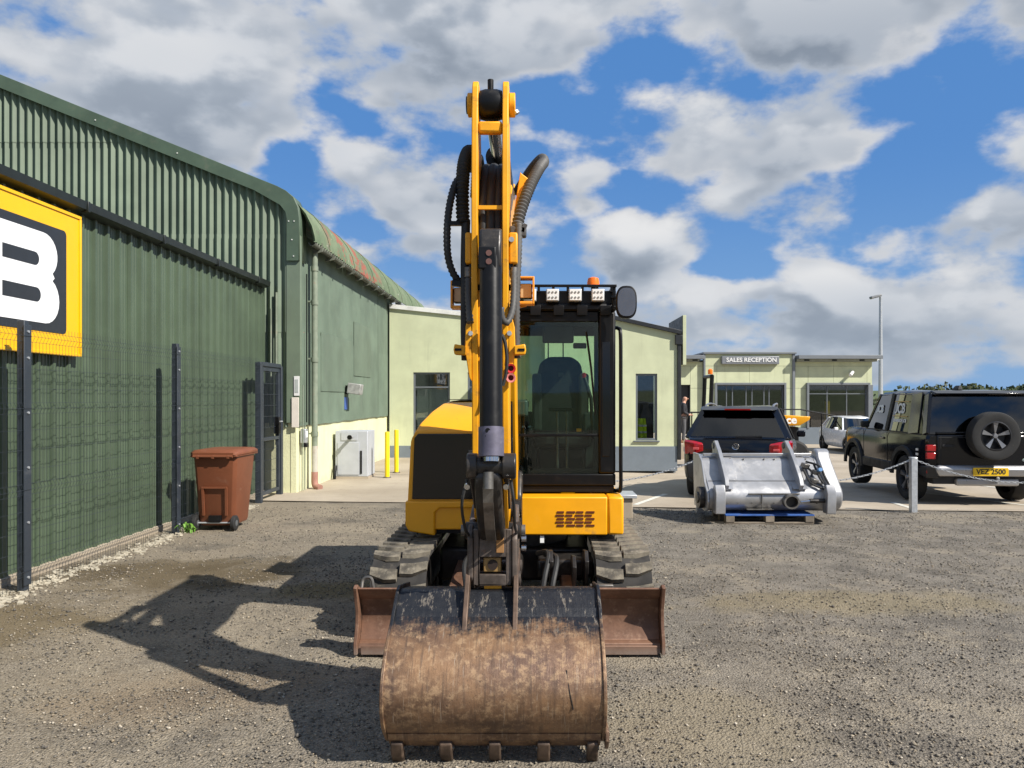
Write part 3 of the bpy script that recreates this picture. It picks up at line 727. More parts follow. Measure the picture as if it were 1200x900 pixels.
# ------------------------------------------------------------------ brown wheelie bin
def bin_():
    B = thing('wheelie_bin', 'brown plastic wheelie bin standing by the fence', 'bin', (-4.27, 10.35, 0))
    BR = M('brown_plastic', (.175,.056,.024), .5, var=.12, vs=3, bump=.06, dirt=((.24,.13,.08), .22, 5))
    cx, y0, y1 = -4.275, 10.16, 10.84
    def ring(z, w, ya, yb2, c=.04):
        h = w/2; return [(cx-h+c,ya,z),(cx+h-c,ya,z),(cx+h,ya+c,z),(cx+h,yb2-c,z),(cx+h-c,yb2,z),(cx-h+c,yb2,z),(cx-h,yb2-c,z),(cx-h,ya+c,z)]
    MB().loft([ring(.06,.46,y0+.07,y1-.12),ring(.10,.48,y0+.05,y1-.10),ring(.95,.575,y0,y1),ring(.99,.585,y0-.005,y1+.01)]).build('body', BR, B, smooth=45, bevel=.008)
    MB().box(cx-.31,cx+.31,y0-.03,y1+.05,.975,1.0).build('rim', BR, B, bevel=.008)
    m = MB(); m.loft([ring(1.002,.635,y0-.05,y1+.07,.05),ring(1.035,.635,y0-.05,y1+.07,.05),ring(1.065,.58,y0-.01,y1+.03,.06),ring(1.075,.42,y0+.08,y1-.08,.06)])
    m.build('lid', BR, B, smooth=45)
    MB().cyl((cx-.26,y0-.055,.985),(cx+.26,y0-.055,.985),.017,n=10).build('handle', BR, B)
    for s in (-1,0,1): MB().box(cx+s*.2-.02,cx+s*.2+.02,y0-.07,y0,.955,1.0).build('handle_lug', BR, B, bevel=.006)
    for s in (-1,1):
        m = MB(); m.beam((cx+s*.15,y0+.022,.20),(cx+s*.155,y0-.002,.56),.022,.03); m.build('rib', BR, B)
    MB().beam((cx-.166,y0-.002,.57),(cx+.166,y0-.002,.57),.03,.022).build('rib', BR, B)
    MB().box(cx-.08,cx+.08,y0+.0,y0+.06,.12,.20).build('axle_recess', BLKP, B)
    MB().cyl((cx-.27,y0+.03,.10),(cx+.27,y0+.03,.10),.012,n=10).build('axle', GALV, B)
    for s in (-1,1):
        x = cx+s*.255
        w = MB(); w.lathe([(.055,-.028),(.085,-.028),(.10,-.018),(.10,.018),(.085,.028),(.055,.028)],(x,y0+.03,.10),'x',28); wo = w.build('wheel', RUB, B, smooth=45)
        MB().lathe([(.0,-.032),(.025,-.032),(.056,-.024),(.056,.024),(.025,.032),(0,.032)],(x,y0+.03,.10),'x',20).build('hub', M('grey_hub', (.09,.095,.10), .5), wo)
bin_()
# weed by the bin
def weed():
    Wd = thing('weed', 'small bright green weed growing beside the brown bin', 'weed', (-4.58, 10.05, 0)); rng = random.Random(4); LG = M('weed_green', (.12,.26,.03), .6, var=.3, vs=20)
    for k in range(26):
        a = rng.uniform(0,6.28); L_ = rng.uniform(.05,.15); h = rng.uniform(.03,.13); b = Vector((-4.58+rng.gauss(0,.06),10.05+rng.gauss(0,.05),0)); d = Vector((math.cos(a),math.sin(a),0)); n = Vector((-d.y,d.x,0))*.012
        MB().add([b-n*.4,b+n*.4,b+d*L_*.5+Vector((0,0,h))+n,b+d*L_*.5+Vector((0,0,h))-n,b+d*L_+Vector((0,0,h*.7))],[(0,1,2,3),(3,2,4)]).build('leaf', LG, Wd, smooth=0)
weed()

# ------------------------------------------------------------------ grey cabinet, bollards
def cabinet():
    C = thing('grey_cabinet', 'pale grey steel service cabinet against the barn base', 'cabinet', (-4.0,16.9,0)); GM = M('cabinet_grey', (.42,.44,.47), .45, var=.06, bump=.03, dirt=((.33,.33,.33), .15, 3))
    MB().box(-4.38,-3.68,16.62,17.36,.06,1.05).build('body', GM, C, bevel=.012); MB().box(-4.33,-3.86,16.607,16.619,.10,.80).build('door', GM, C, bevel=.004)
    MB().box(-4.25,-3.90,16.607,16.619,.84,1.01).build('hatch', GM, C, bevel=.004); MB().box(-3.838,-3.80,16.608,16.619,.12,.62).build('slot', BLK, C)
    MB().cyl((-4.02,16.60,.92),(-4.02,16.42,.92),.035,n=16).build('flue_pipe', M('dull_zinc', (0,0,0)), C); MB().cyl((-4.02,16.44,.92),(-4.02,16.40,.92),.05,n=16).build('flue_cap', BLK, C)
    MB().box(-4.40,-3.66,16.60,17.38,0,.06).build('plinth', CONC, C)
    MB().tube([(-4.36,16.58,.3),(-4.36,16.5,.12),(-4.36,16.5,.02)],.03,8).build('pipe', BLK, C)
cabinet()
YB = M('bollard_yellow', (.84,.60,.006), .45, var=.08, dirt=((.4,.3,.05), .15, 6))
for i,(x,y,lab) in enumerate(((-3.30,16.85,'yellow steel bollard nearer to the grey cabinet'),(-3.30,17.95,'yellow steel bollard set farther back beside the wall window'))):
    b = thing('bollard', lab, 'bollard', (x,y,0), group='yellow bollards by the barn')
    MB().lathe([(.052,0),(.052,1.0),(.045,1.02),(0,1.025)],(x,y,0),'z',20).build('post', YB, b); MB().lathe([(.085,0),(.085,.02),(.052,.021)],(x,y,.012),'z',16).build('base_collar', STL, b)
# ------------------------------------------------------------------ pale green office wings
PALE = stucco('pale_green_render', (.54,.57,.375), 120, .12)
PLIN = M('grey_plinth_paint', (.155,.185,.215), .6, var=.06, bump=.05)
FRM = M('window_frame_grey', (.13,.145,.16), .4, var=.08, bump=0)
WG = glass('window_glass', (.90,.93,.92), 1.6)
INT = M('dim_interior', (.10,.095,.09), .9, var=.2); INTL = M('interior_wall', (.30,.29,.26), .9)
def wall_open(mb, x0, x1, z0, z1, y0, y1, ops):
    xs = sorted({x0,x1,*[o[0] for o in ops],*[o[1] for o in ops]}); zs = sorted({z0,z1,*[o[2] for o in ops],*[o[3] for o in ops]})
    for xa,xb in zip(xs,xs[1:]):
        run = None
        for za,zb in zip(zs,zs[1:]):
            hole = any(o[0]-1e-6<=xa and xb<=o[1]+1e-6 and o[2]-1e-6<=za and zb<=o[3]+1e-6 for o in ops)
            if hole:
                if run: mb.box(xa,xb,y0,y1,*run); run = None
            else: run = (run[0] if run else za, zb)
        if run: mb.box(xa,xb,y0,y1,*run)
def window(parent, x0, x1, z0, z1, y, mull=(), trans=(), fw=.055, gl=None, sill=True):
    w = None
    for a,b,c,d in ((x0,x0+fw,z0,z1),(x1-fw,x1,z0,z1),(x0+fw,x1-fw,z0,z0+fw),(x0+fw,x1-fw,z1-fw,z1)):
        if w is None: w = MB().box(a,b,y+.03,y+.10,c,d).build('window', FRM, parent, bevel=.004)
        else: MB().box(a,b,y+.03,y+.10,c,d).build('frame', FRM, w, bevel=.004)
    for t in trans: MB().box(x0+fw,x1-fw,y+.032,y+.098,t,t+fw*.8).build('transom', FRM, w, bevel=.003)
    for t in mull: MB().box(t,t+fw*.8,y+.034,y+.096,z0+fw,z1-fw).build('mullion', FRM, w, bevel=.003)
    MB().box(x0+fw*.9,x1-fw*.9,y+.062,y+.068,z0+fw*.9,z1-fw*.9).build('pane', gl or WG, w, smooth=0)
    if sill: MB().box(x0-.06,x1+.06,y-.05,y+.035,z0-.04,z0-.003).build('sill', FRM, w, bevel=.004)
    return w
def offices():
    O = thing('office_block', 'pale green rendered office wing joined to the barn, white coping on top', 'building', (-2.2,22.6,0))
    Y = 22.6; x0, x1 = -4.36, 1.4
    ops = [(-3.66,-2.58,.35,2.52),(-2.06,-1.0,.8,2.52)]
    m = MB(); wall_open(m, x0, x1, .36, 2.9, Y, Y+.25, [(a,b,max(c,.36),d) for a,b,c,d in ops]); m.prism([(x0,2.9),(x1,2.9),(x1,3.80),(x0,4.40)],'y',Y,Y+.25); m.build('wall', PALE, O, smooth=0)
    MB().box(x0,x1,Y-.02,Y+.23,0,.36).build('plinth', PLIN, O, smooth=0)
    MB().prism([(x0,4.40),(x1,3.80),(x1,3.92),(x0,4.53)],'y',Y-.06,Y+.30).build('coping', M('white_coping', (.70,.70,.66), .6), O, bevel=.005)
    window(O,-3.66,-2.58,.36,2.52,Y,trans=(2.06,)); window(O,-2.06,-1.0,.8,2.52,Y,trans=(2.06,))
    MB().box(-4.2,1.3,Y+3,Y+3.1,0,3.3).build('interior_wall', INTL, O, smooth=0)
    for a_,b_ in ((-3.58,-2.66),(-1.98,-1.08)): MB().box(a_,b_,Y+.16,Y+.17,.45,2.04).build('blind', M('window_blind', (.34,.38,.37), .8, var=.1, vs=2), O, smooth=0)
    MB().prism([(x0,4.30),(x1,3.72),(x1,3.65),(x0,4.22)],'y',Y+.26,Y+6).build('roof', PLIN, O, smooth=0)
    # front wing to the right
    P = thing('front_office_wing', 'pale green single-storey office wing with dark sloping roof edge, right of the excavator', 'building', (2.2,20.7,0))
    Y = 20.7; x0, x1 = .2, 3.76; win = (2.645,3.225,.62,2.42)
    def top(x): return 3.82-(x-2.28)*.221
    m = MB(); wall_open(m,x0,x1,.46,2.6,Y,Y+.25,[win]); m.prism([(x0,2.6),(x1,2.6),(x1,top(x1)),(x0,top(x0))],'y',Y,Y+.25); m.build('wall', PALE, P, smooth=0)
    MB().box(x0,x1+.003,Y-.02,Y+.23,-.2,.46).build('plinth', PLIN, P, smooth=0)
    MB().box(x1-.2,x1+.001,Y+.25,Y+2.6,.46,3.42).build('side_wall', PALE, P, smooth=0)
    MB().box(x1-.2,x1+.002,Y+.235,Y+2.6,-.3,.459).build('side_plinth', PLIN, P, smooth=0)
    DK = M('dark_roof_edge', (.016,.018,.020), .45, var=.2)
    MB().prism([(x0,top(x0)),(x1+.1,top(x1+.1)),(x1+.1,top(x1+.1)+.11),(x0,top(x0)+.11)],'y',Y-.10,Y+2.4).build('roof_edge', DK, P, bevel=.006)
    window(P,*win,Y)
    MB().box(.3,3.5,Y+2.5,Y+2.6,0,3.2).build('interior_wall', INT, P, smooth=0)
    # downpipe with hopper on the corner, taller parapet end wall behind it
    MB().box(x1+.004,x1+.10,Y-.06,Y+.05,.1,3.45).build('downpipe', DK, P, bevel=.01)
    MB().box(x1-.06,x1+.14,Y-.09,Y+.06,3.2,3.46).build('hopper', DK, P, bevel=.01)
    pw = MB().box(3.92,4.01,20.72,22.9,2.66,4.00).build('parapet_wall', PALE, P, bevel=.004)
    MB().box(3.912,3.919,20.73,22.9,2.67,3.99).build('parapet_shade_sheet', DK, P, smooth=0)  # dark sheet painting shade onto the left face of the pale parapet
    # hi-vis vest hanging inside the window: a thing of its own
    V = thing('hi_vis_vest', 'fluorescent yellow vest hanging inside the office window', 'vest', (2.85,21.05,.7)); HV = M('hi_vis_fabric', (.62,.85,.02), .7, var=.2)
    mv = MB(); n = 14
    def fn(u,v): 
        w = .15*(1-.25*v**3); return (2.84+(u-.5)*2*w, 21.02+.03*math.sin(u*9)+.05*abs(u-.5), .66+v*.55)
    mv.grid(fn, n, 10); mv.build('vest_body', HV, V, solid=.02)
    for z in (.80,.98): 
        q = MB(); q.grid(lambda u,v: (2.84+(u-.5)*.30, 21.005+.03*math.sin(u*9)+.05*abs(u-.5), z+v*.05), n, 1); q.build('reflective_band', M('reflective_tape', (.75,.75,.75), .3, .3), V, solid=.004)
offices()

# ------------------------------------------------------------------ sales reception
def sales():
    Y = 37.0; k = Y/900; X = lambda px: (px-630)*k; Z = lambda py: 1.75-(py-467)*k
    S = thing('sales_building', 'pale green sales reception building with grey fascia and large windows', 'building', (X(910),Y,-.46))
    FAS = M('grey_fascia', (.17,.185,.20), .45, var=.05, bump=0); gz = -.5
    c0, c1 = X(826), X(929); w0, w1 = X(778), X(1022); zc = Z(413.5); zw = Z(424)
    zwin_b = Z(502); zwin_t = Z(451)
    cw = (X(839.5),X(918),-.38,zwin_t); rw = (X(947),X(1016),zwin_b,zwin_t); dr = (X(795),X(809),-.1,zwin_t)
    # cladding panels with open joints in front of a backing wall
    mb = MB(); wall_open(mb,w0,w1,gz,zw,Y+.06,Y+.25,[cw,rw,dr]); mb.build('backing_wall', FAS, S, smooth=0)
    def panels(x0,x1,z0,z1,dx,zs,y,ops):
        xs = [x0]; n = max(1,round((x1-x0)/dx)); xs = [x0+(x1-x0)*i/n for i in range(n+1)]
        zz = [z0]+[q for q in zs if z0<q<z1]+[z1]
        for xa,xb in zip(xs,xs[1:]):
            for za,zb in zip(zz,zz[1:]):
                rects = [(xa,xb,za,zb)]
                for o in ops:
                    nx = []
                    for (a,b,c,d) in rects:
                        if b<=o[0] or a>=o[1] or d<=o[2] or c>=o[3]: nx.append((a,b,c,d)); continue
                        if a<o[0]: nx.append((a,o[0],c,d))
                        if b>o[1]: nx.append((o[1],b,c,d))
                        m0,m1 = max(a,o[0]),min(b,o[1])
                        if c<o[2]: nx.append((m0,m1,c,o[2]))
                        if d>o[3]: nx.append((m0,m1,o[3],d))
                    rects = nx
                for (a,b,c,d) in rects:
                    if b-a>.03 and d-c>.03: MB().box(a+.006,b-.006,y,y+.05,c+.006,d-.006).build('wall_panel', PALE, S, smooth=0)
    zs = (Z(501),Z(455),Z(429))
    panels(c0,c1,Z(501)+.0,zc-.06,2.1,zs,Y-.10,[cw]); panels(w0,c0-.1,Z(501),zw,1.5,zs,Y,[dr]); panels(c1+.12,w1,Z(501),zw,1.7,zs,Y,[rw])
    for a,b in ((dr[1]+.001,cw[0]-.001),(cw[1]+.001,w1)):
        MB().box(a,b,Y-.13,Y+.05,gz,Z(501)-.005).build('plinth', PLIN, S, smooth=0)
    mb = MB(); wall_open(mb,c0,c1,Z(501),zc-.06,Y-.045,Y+.058,[cw]); mb.build('bay_backing', FAS, S, smooth=0)
    # window surrounds
    for (a,b,c,d) in (cw,rw):
        for q in ((a-.10,a,c,d+.10),(b,b+.10,c,d+.10),(a,b,d,d+.10)): MB().box(q[0],q[1],Y-.16,Y+.1,q[2],q[3]).build('surround', FAS, S, bevel=.006)
    gl = glass('showroom_glass', (.88,.89,.87), 1.6)
    window(S,*cw[:2],cw[2]+.02,cw[3],Y,mull=(X(851),X(858),X(874),X(881),X(895),X(901)),gl=gl,sill=False)
    window(S,*rw,Y,mull=(X(969),X(992)),trans=(Z(462),),gl=gl,sill=False)
    MB().box(dr[0]+.02,dr[1]-.02,Y+.3,Y+.34,dr[2],dr[3]).build('door', M('dark_door', (.02,.02,.022), .4), S, bevel=.004)
    # fascias and roof edges
    MB().box(c0-.12,c1+.12,Y-.22,Y+5,zc-.06,zc+.03).build('parapet_cap', FAS, S, bevel=.01)
    for a,b in ((w0,c0-.13),(c1+.13,X(1029.5))):
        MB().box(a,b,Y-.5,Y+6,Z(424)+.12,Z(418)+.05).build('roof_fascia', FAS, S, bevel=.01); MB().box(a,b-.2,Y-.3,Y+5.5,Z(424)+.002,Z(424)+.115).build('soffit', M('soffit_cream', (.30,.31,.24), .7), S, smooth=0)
    for px in (934,): MB().box(X(927.5),X(930.5),Y-.17,Y+.04,gz,zc-.065).build('pilaster', FAS, S, bevel=.006)
    MB().box(X(825)-.05,X(826)-.002,Y-.17,Y+.04,gz,zc-.065).build('pilaster', FAS, S, bevel=.006)
    MB().box(X(1017.2),X(1022)+.02,Y-.06,Y+.2,gz,zwin_t).build('pilaster', FAS, S, bevel=.006)
    for px in (810,940,972,1004): MB().box(X(px),X(px+6),Y-.31,Y-.29,Z(424)+.03,Z(424)+.10).build('soffit_vent', BLK, S, smooth=0)
    # sign with raised letters
    sg = MB().box(X(844),X(911),Y-.32,Y-.11,Z(427.2),Z(417.8)).build('fascia_sign', M('sign_grey', (.19,.20,.215), .4, var=.03, bump=0), S, bevel=.03)
    t = text_mb('SALES RECEPTION', .28, .008, .006, sx=1.06); t.move(Matrix.Translation((X(878.5),Y-.332,Z(422.3))) @ Matrix.Rotation(R(90),4,'X')); t.build('lettering', WHT, sg, smooth=0)
    # room inside
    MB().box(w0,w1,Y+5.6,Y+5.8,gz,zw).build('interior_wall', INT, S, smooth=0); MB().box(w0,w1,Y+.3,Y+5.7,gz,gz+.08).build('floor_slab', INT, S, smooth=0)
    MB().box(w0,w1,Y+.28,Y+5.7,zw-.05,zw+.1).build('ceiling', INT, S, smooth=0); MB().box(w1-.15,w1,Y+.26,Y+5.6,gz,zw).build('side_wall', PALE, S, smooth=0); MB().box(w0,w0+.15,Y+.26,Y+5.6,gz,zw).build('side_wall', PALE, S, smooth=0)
    d = thing('display_stand', 'tall yellow display strip inside the showroom window', 'display', (X(981),Y+1.3,gz+.1)); MB().box(X(979),X(984),Y+1.2,Y+1.45,gz+.1,Z(470)).build('panel', YB, d, bevel=.02); MB().box(X(977),X(986),Y+1.0,Y+1.6,gz+.081,gz+.12).build('base', BLK, d)
    d = thing('reception_desk', 'low brown reception desk behind the showroom glass', 'desk', (X(958),Y+2.5,gz+.1)); MB().box(X(952),X(966),Y+2.3,Y+3.1,gz+.081,.75).build('front_panel', M('desk_brown', (.17,.08,.04), .5), d, bevel=.01); MB().box(X(951),X(967),Y+2.2,Y+3.2,.752,.80).build('top', M('desk_top', (.35,.22,.12), .4), d, bevel=.01)
    L_ = thing('security_camera', 'small white camera on the sales building wall', 'camera', (X(996),Y-.02,Z(437))); MB().cyl((X(996),Y-.01,Z(437)),(X(996),Y-.14,Z(437.5)),.04,n=12).build('bracket', WHT, L_); MB().cyl((X(998),Y-.12,Z(436)),(X(993),Y-.36,Z(440)),.075,n=14).build('housing', WHT, L_)
sales()

# handrails before the entrance
def handrail(name_lab, pts, posts):
    H = thing('handrail', name_lab, 'handrail', pts[0]); MB().tube([Vector(p) for p in pts], .028, 8).build('rail', BLK, H)
    for (x,y,z0,z1) in posts: MB().cyl((x,y,z0),(x,y,z1),.026,n=8).build('post', BLK, H)
handrail('black tubular handrail sloping down before the showroom window', [(10.5,33.0,1.28),(11.3,33.0,1.28),(14.6,33.0,.66)], ((10.5,33,-.46,1.28),(12.2,33,-.46,1.1),(14.6,33,-.46,.66)))
handrail('short black handrail beside the standing man', [(5.85,29.4,1.22),(6.6,29.4,1.22)], ((5.9,29.4,.08,1.22),(6.55,29.4,.08,1.22)))

# lamp post
LPo = thing('lamp_post', 'tall grey floodlight column beyond the sales building', 'lamp post', (20.1,45,-.6))
MB().cyl((20.1,45,-.6),(20.1,45,7.7),.15,.085,14).build('column', GALV, LPo); MB().box(19.95,20.25,44.85,45.15,-.62,-.55).build('base_plate', GALV, LPo)
MB().obox((19.78,44.95,7.72),(.62,.36,.14),(0,R(-14),0)).build('lamp_head', M('lamp_head_grey', (.24,.25,.26), .45), LPo, bevel=.03); MB().obox((19.77,44.95,7.635),(.50,.28,.03),(0,R(-14),0)).build('lens', LENS, LPo)
MB().cyl((20.1,45,4.0),(19.8,44.9,4.05),.03,n=8).build('camera_arm', GALV, LPo); MB().obox((19.7,44.87,4.02),(.32,.16,.14)).build('camera_head', WHT, LPo, bevel=.03)
# boundary fence behind the car park
def boundary():
    B = thing('boundary_fence', 'dark green boundary fence behind the parked off-roader', 'fence', (26,50,-.6)); DG = M('fence_dark_green', (.015,.03,.02), .6)
    for i in range(10):
        x = 21.4+i*2.4; MB().box(x-.06,x+.06,49.94,50.06,-.7,2.2).build('post', DG, B)
    for i in range(9):
        x = 21.4+i*2.4; m = MB()
        for k in range(24): m.beam((x+.1+k*.1,50,-.5),(x+.1+k*.1,50,1.7),.02,.012)
        for z in (-.3,.6,1.6): m.beam((x,50.02,z),(x+2.4,50.02,z),.03,.03)
        m.build('mesh_panel', DG, B, smooth=0)
boundary()
# conifer hedge row beyond the fence, each bush its own
def bush(x, y, h, w, lab, seed):
    T = thing('tree', lab, 'tree', (x,y,-.6), group='trees beyond the car park'); rng = random.Random(seed); MB().cyl((x,y,-.7),(x,y,h*.7),.16,.05,8).build('trunk', M('bark', (.08,.06,.045), .9), T)
    P=[];F=[]
    for _ in range(420):
        while True:
            u = Vector((rng.uniform(-1,1),rng.uniform(-1,1),rng.uniform(-1,1)))
            if u.length<1: break
        c = Vector((x+u.x*w*(1+.25*math.sin(u.z*7+seed)),y+u.y*w,-.6+h*.55+u.z*h*.48)); m = Euler((rng.uniform(0,3),rng.uniform(0,3),rng.uniform(0,6))).to_matrix(); q=.17*rng.uniform(.6,1.4); o=len(P)
        P += [c+m@Vector(k) for k in ((-q,-q*.5,0),(q,-q*.4,0),(q*.6,q*.6,0),(-q*.7,q*.5,0))]; F.append((o,o+1,o+2,o+3))
    MB().add(P,F).build('crown', M('hedge_leaf', (.05,.075,.028), .9, var=.4, vs=1.5, bump=0), T, smooth=0, recalc=False)
bush(34.0,60,3.2,1.9,'leftmost bushy tree behind the boundary fence',1); bush(38.6,61,3.4,2.4,'round bushy tree right of the off-roader roof, farthest right',2)

# ------------------------------------------------------------------ standing man by the entrance
def skin(name, pts, edges, rad, mat, parent, sub=2, root=0):
    off = parent.location; me = bpy.data.meshes.new(name); me.from_pydata([Vector(p)-off for p in pts], edges, []); me.update()
    o = bpy.data.objects.new(name, me); COL.objects.link(o); o.parent = parent
    md = o.modifiers.new('skin','SKIN'); md.use_smooth_shade = True
    if not me.skin_vertices: 
        bm = bmesh.new(); bm.from_mesh(me); bm.verts.layers.skin.verify(); bm.to_mesh(me); bm.free()
    for i, r in enumerate(rad):
        sv = me.skin_vertices[0].data[i]; sv.radius = r if isinstance(r, tuple) else (r, r); sv.use_root = (i == root)
    s = o.modifiers.new('sub','SUBSURF'); s.levels = sub; s.render_levels = sub; me.materials.append(mat); return o
def person():
    bx, by = 5.42, 28.6; bz = .10
    pf = MB().box(4.15,6.9,27.9,36.8,-.6,.10).build('entrance_platform', CONC, None, bevel=.02); struct(pf)
    P = thing('person', 'standing bald man in a dark jacket and grey trousers looking down', 'person', (bx,by,bz))
    SK = M('skin', (.52,.28,.19), .55, var=.08, bump=0); JK = M('dark_jacket', (.022,.022,.027), .8, var=.2); TR = M('grey_trousers', (.10,.10,.105), .85, var=.2); SH = M('tan_shoes', (.22,.12,.06), .6)
    q = lambda x,y,z: (bx+x, by+y, bz+z)
    # faces right (+x); arms forward holding something at the waist
    pts = [q(0,0,.98),q(0,0,1.18),q(.01,0,1.42),q(.03,0,1.52),q(.07,0,1.62),q(.09,0,1.72),
           q(0,-.17,1.42),q(-.03,-.22,1.15),q(.18,-.18,1.05),q(.26,-.15,1.05),
           q(0,.17,1.42),q(-.03,.22,1.15),q(.18,.16,1.05),q(.26,.12,1.05),
           q(0,-.10,.93),q(.02,-.11,.52),q(-.02,-.11,.10),q(.12,-.12,.05),
           q(0,.10,.93),q(.05,.12,.52),q(.04,.13,.10),q(.18,.14,.05)]
    ed = [(0,1),(1,2),(2,3),(3,4),(4,5),(2,6),(6,7),(7,8),(8,9),(2,10),(10,11),(11,12),(12,13),(0,14),(14,15),(15,16),(16,17),(0,18),(18,19),(19,20),(20,21)]
    rad = [(.15,.115),(.15,.115),(.15,.11),.055,(.085,.10),(.075,.085),.06,.048,.036,.035,.06,.048,.036,.035,.085,.06,.042,.036,.085,.06,.042,.036]
    body = skin('body', pts, ed, rad, SK, P)
    jp = [pts[i] for i in (0,1,2,6,7,8,10,11,12)]; skin('jacket', [q(0,0,.90)]+jp[1:3]+[q(.02,0,1.50)]+jp[3:], [(0,1),(1,2),(2,3),(2,4),(4,5),(5,6),(2,7),(7,8),(8,9)], [(.18,.15),(.175,.145),(.17,.13),.08,.078,.064,.05,.078,.064,.05], JK, P)
    skin('trousers', [q(0,0,.99),q(0,-.10,.90),q(.02,-.11,.52),q(-.02,-.11,.09),q(0,.10,.90),q(.05,.12,.52),q(.04,.13,.09)], [(0,1),(1,2),(2,3),(0,4),(4,5),(5,6)], [(.155,.125),.10,.075,.062,.10,.075,.062], TR, P)
    for (x,y) in ((-.02,-.11),(.04,.13)): MB().loft([[q(x-.10,y-.04,.0),q(x+.2,y-.035,.0),q(x+.2,y+.035,.0),q(x-.10,y+.04,.0)],[q(x-.10,y-.045,.06),q(x+.19,y-.035,.045),q(x+.19,y+.035,.045),q(x-.10,y+.045,.06)],[q(x-.09,y-.035,.11),q(x+.06,y-.03,.10),q(x+.06,y+.03,.10),q(x-.09,y+.035,.11)]]).build('shoe', SH, P, bevel=.012)
    MB().lathe([(0,-.02),(.014,-.018),(.018,.0),(0,.03)],q(.185,0,1.64),'x',8).build('nose', SK, P)
    for s in (-1,1):
        MB().lathe([(0,-.012),(.03,-.006),(.026,.008),(0,.012)],q(.06,s*.098,1.655),'y',10).build('ear', SK, P)
        h = MB()
        for k in range(4): h.tube([q(.28,s*.135+(k-1.5)*.02,1.045),q(.325,s*.13+(k-1.5)*.02,1.04),q(.345,s*.125+(k-1.5)*.018,1.005)],.0095,6)
        h.tube([q(.26,s*.105,1.07),q(.30,s*.085,1.06),q(.325,s*.085,1.04)],.011,6); h.build('fingers', SK, P)
    mv = MB(); mv.box(bx+.27,bx+.42,by-.12,by+.12,bz+1.03,bz+1.036)
person()

# ------------------------------------------------------------------ wheel helper (axis x, local)
TYRE = M('tyre_rubber', (.016,.016,.016), .78, var=.25, bump=.2, bs=80, dirt=((.09,.08,.07), .25, 6))
ALLOY = M('alloy_grey', (.30,.30,.31), .32, .7, var=.08, bump=0); ALLOYD = M('alloy_dark', (.03,.03,.032), .35, .4, var=.1, bump=0)
def wheel(parent, c, r, w, side, name='wheel', spoke=5, axis='x', rimf=.66):
    c = Vector(c); ax = axis
    tyre = MB().lathe([(r*rimf,-w*.42),(r*.86,-w*.5),(r*.965,-w*.46),(r,-w*.34),(r,w*.34),(r*.965,w*.46),(r*.86,w*.5),(r*rimf,w*.42),(r*rimf,-w*.42)], c, ax, 40, cap=False).build(name, TYRE, parent, smooth=35, local=True)
    rr = r*rimf
    MB().lathe([(rr*1.02,-w*.43),(rr*1.03,w*.43),(rr*.95,w*.45),(rr*.90,w*.30),(rr*.85,-w*.1),(rr*.3,-w*.15),(0,-w*.15)] if side>0 else [(rr*1.02,w*.43),(rr*1.03,-w*.43),(rr*.95,-w*.45),(rr*.90,-w*.30),(rr*.85,w*.1),(rr*.3,w*.15),(0,w*.15)], c, ax, 40, cap=False).build('rim', ALLOYD, tyre, smooth=35, local=True)
    m = MB(); o = w*.36*side
    def P(a, rad, h):
        u, v = rad*math.cos(a), rad*math.sin(a); return c+(Vector((h,u,v)) if ax == 'x' else Vector((u,h,v)))
    for k in range(spoke):
        a = 2*math.pi*k/spoke+math.pi/2
        for da in (-.085,.085):
            m.loft([[P(a+da*.5-.10,rr*.15,o*.8),P(a+da*.5+.10,rr*.15,o*.8),P(a+da*.5+.10,rr*.15,o*.3),P(a+da*.5-.10,rr*.15,o*.3)],[P(a+da-.095,rr*.97,o*1.08),P(a+da+.095,rr*.97,o*1.08),P(a+da+.095,rr*.97,o*.5),P(a+da-.095,rr*.97,o*.5)]])
    m.build('spokes', ALLOY, tyre, local=True, smooth=30)
    MB().lathe([(0,o*1.0),(rr*.14,o*.98),(rr*.2,o*.7),(rr*.2,o*.2)], c, ax, 20).build('hub_cap', ALLOY, tyre, local=True)
    return tyre
def cut(o, cutters):
    # cut wheel arches out of a body mesh, then drop the cutters
    tmp = []
    for mb in cutters:
        me = bpy.data.meshes.new('c'); me.from_pydata([tuple(v) for v in mb.v], [], mb.f)
        bm = bmesh.new(); bm.from_mesh(me); bmesh.ops.recalc_face_normals(bm, faces=bm.faces); bm.to_mesh(me); bm.free()
        c = bpy.data.objects.new('c', me); COL.objects.link(c); c.parent = o.parent; tmp.append(c)
        md = o.modifiers.new('b','BOOLEAN'); md.object = c; md.operation = 'DIFFERENCE'; md.solver = 'EXACT'
    bpy.context.view_layer.update(); ev = o.evaluated_get(bpy.context.evaluated_depsgraph_get()); me = bpy.data.meshes.new_from_object(ev)
    o.modifiers.clear(); old = o.data; o.data = me; bpy.data.meshes.remove(old)
    for c in tmp: m = c.data; bpy.data.objects.remove(c); bpy.data.meshes.remove(m)
    me.polygons.foreach_set('use_smooth', [True]*len(me.polygons)); me.set_sharp_from_angle(angle=R(32))
def half_loft(stations, k=None):
    # stations: list of (y, [(x,z)...]) for the right half from bottom centre to top centre
    rings = []
    for y, h in stations:
        yy = y if isinstance(y, (list, tuple)) else [y]*len(h)
        ring = [(x, q, z) for (x,z),q in zip(h,yy)]+[(-x, q, z) for (x,z),q in reversed(list(zip(h,yy))) if x > 1e-6]
        rings.append(ring)
    return MB().loft(rings)
CARB = M('car_black', (.004,.0045,.0065), .14, var=.1, bump=0, coat=.12, vs=1.5, spec=.4)
CARS = M('car_silver', (.80,.80,.80), .25, .1, var=.05, bump=0, coat=.5)
CGL = glass('car_glass', (.055,.062,.062), 1.7, .01)
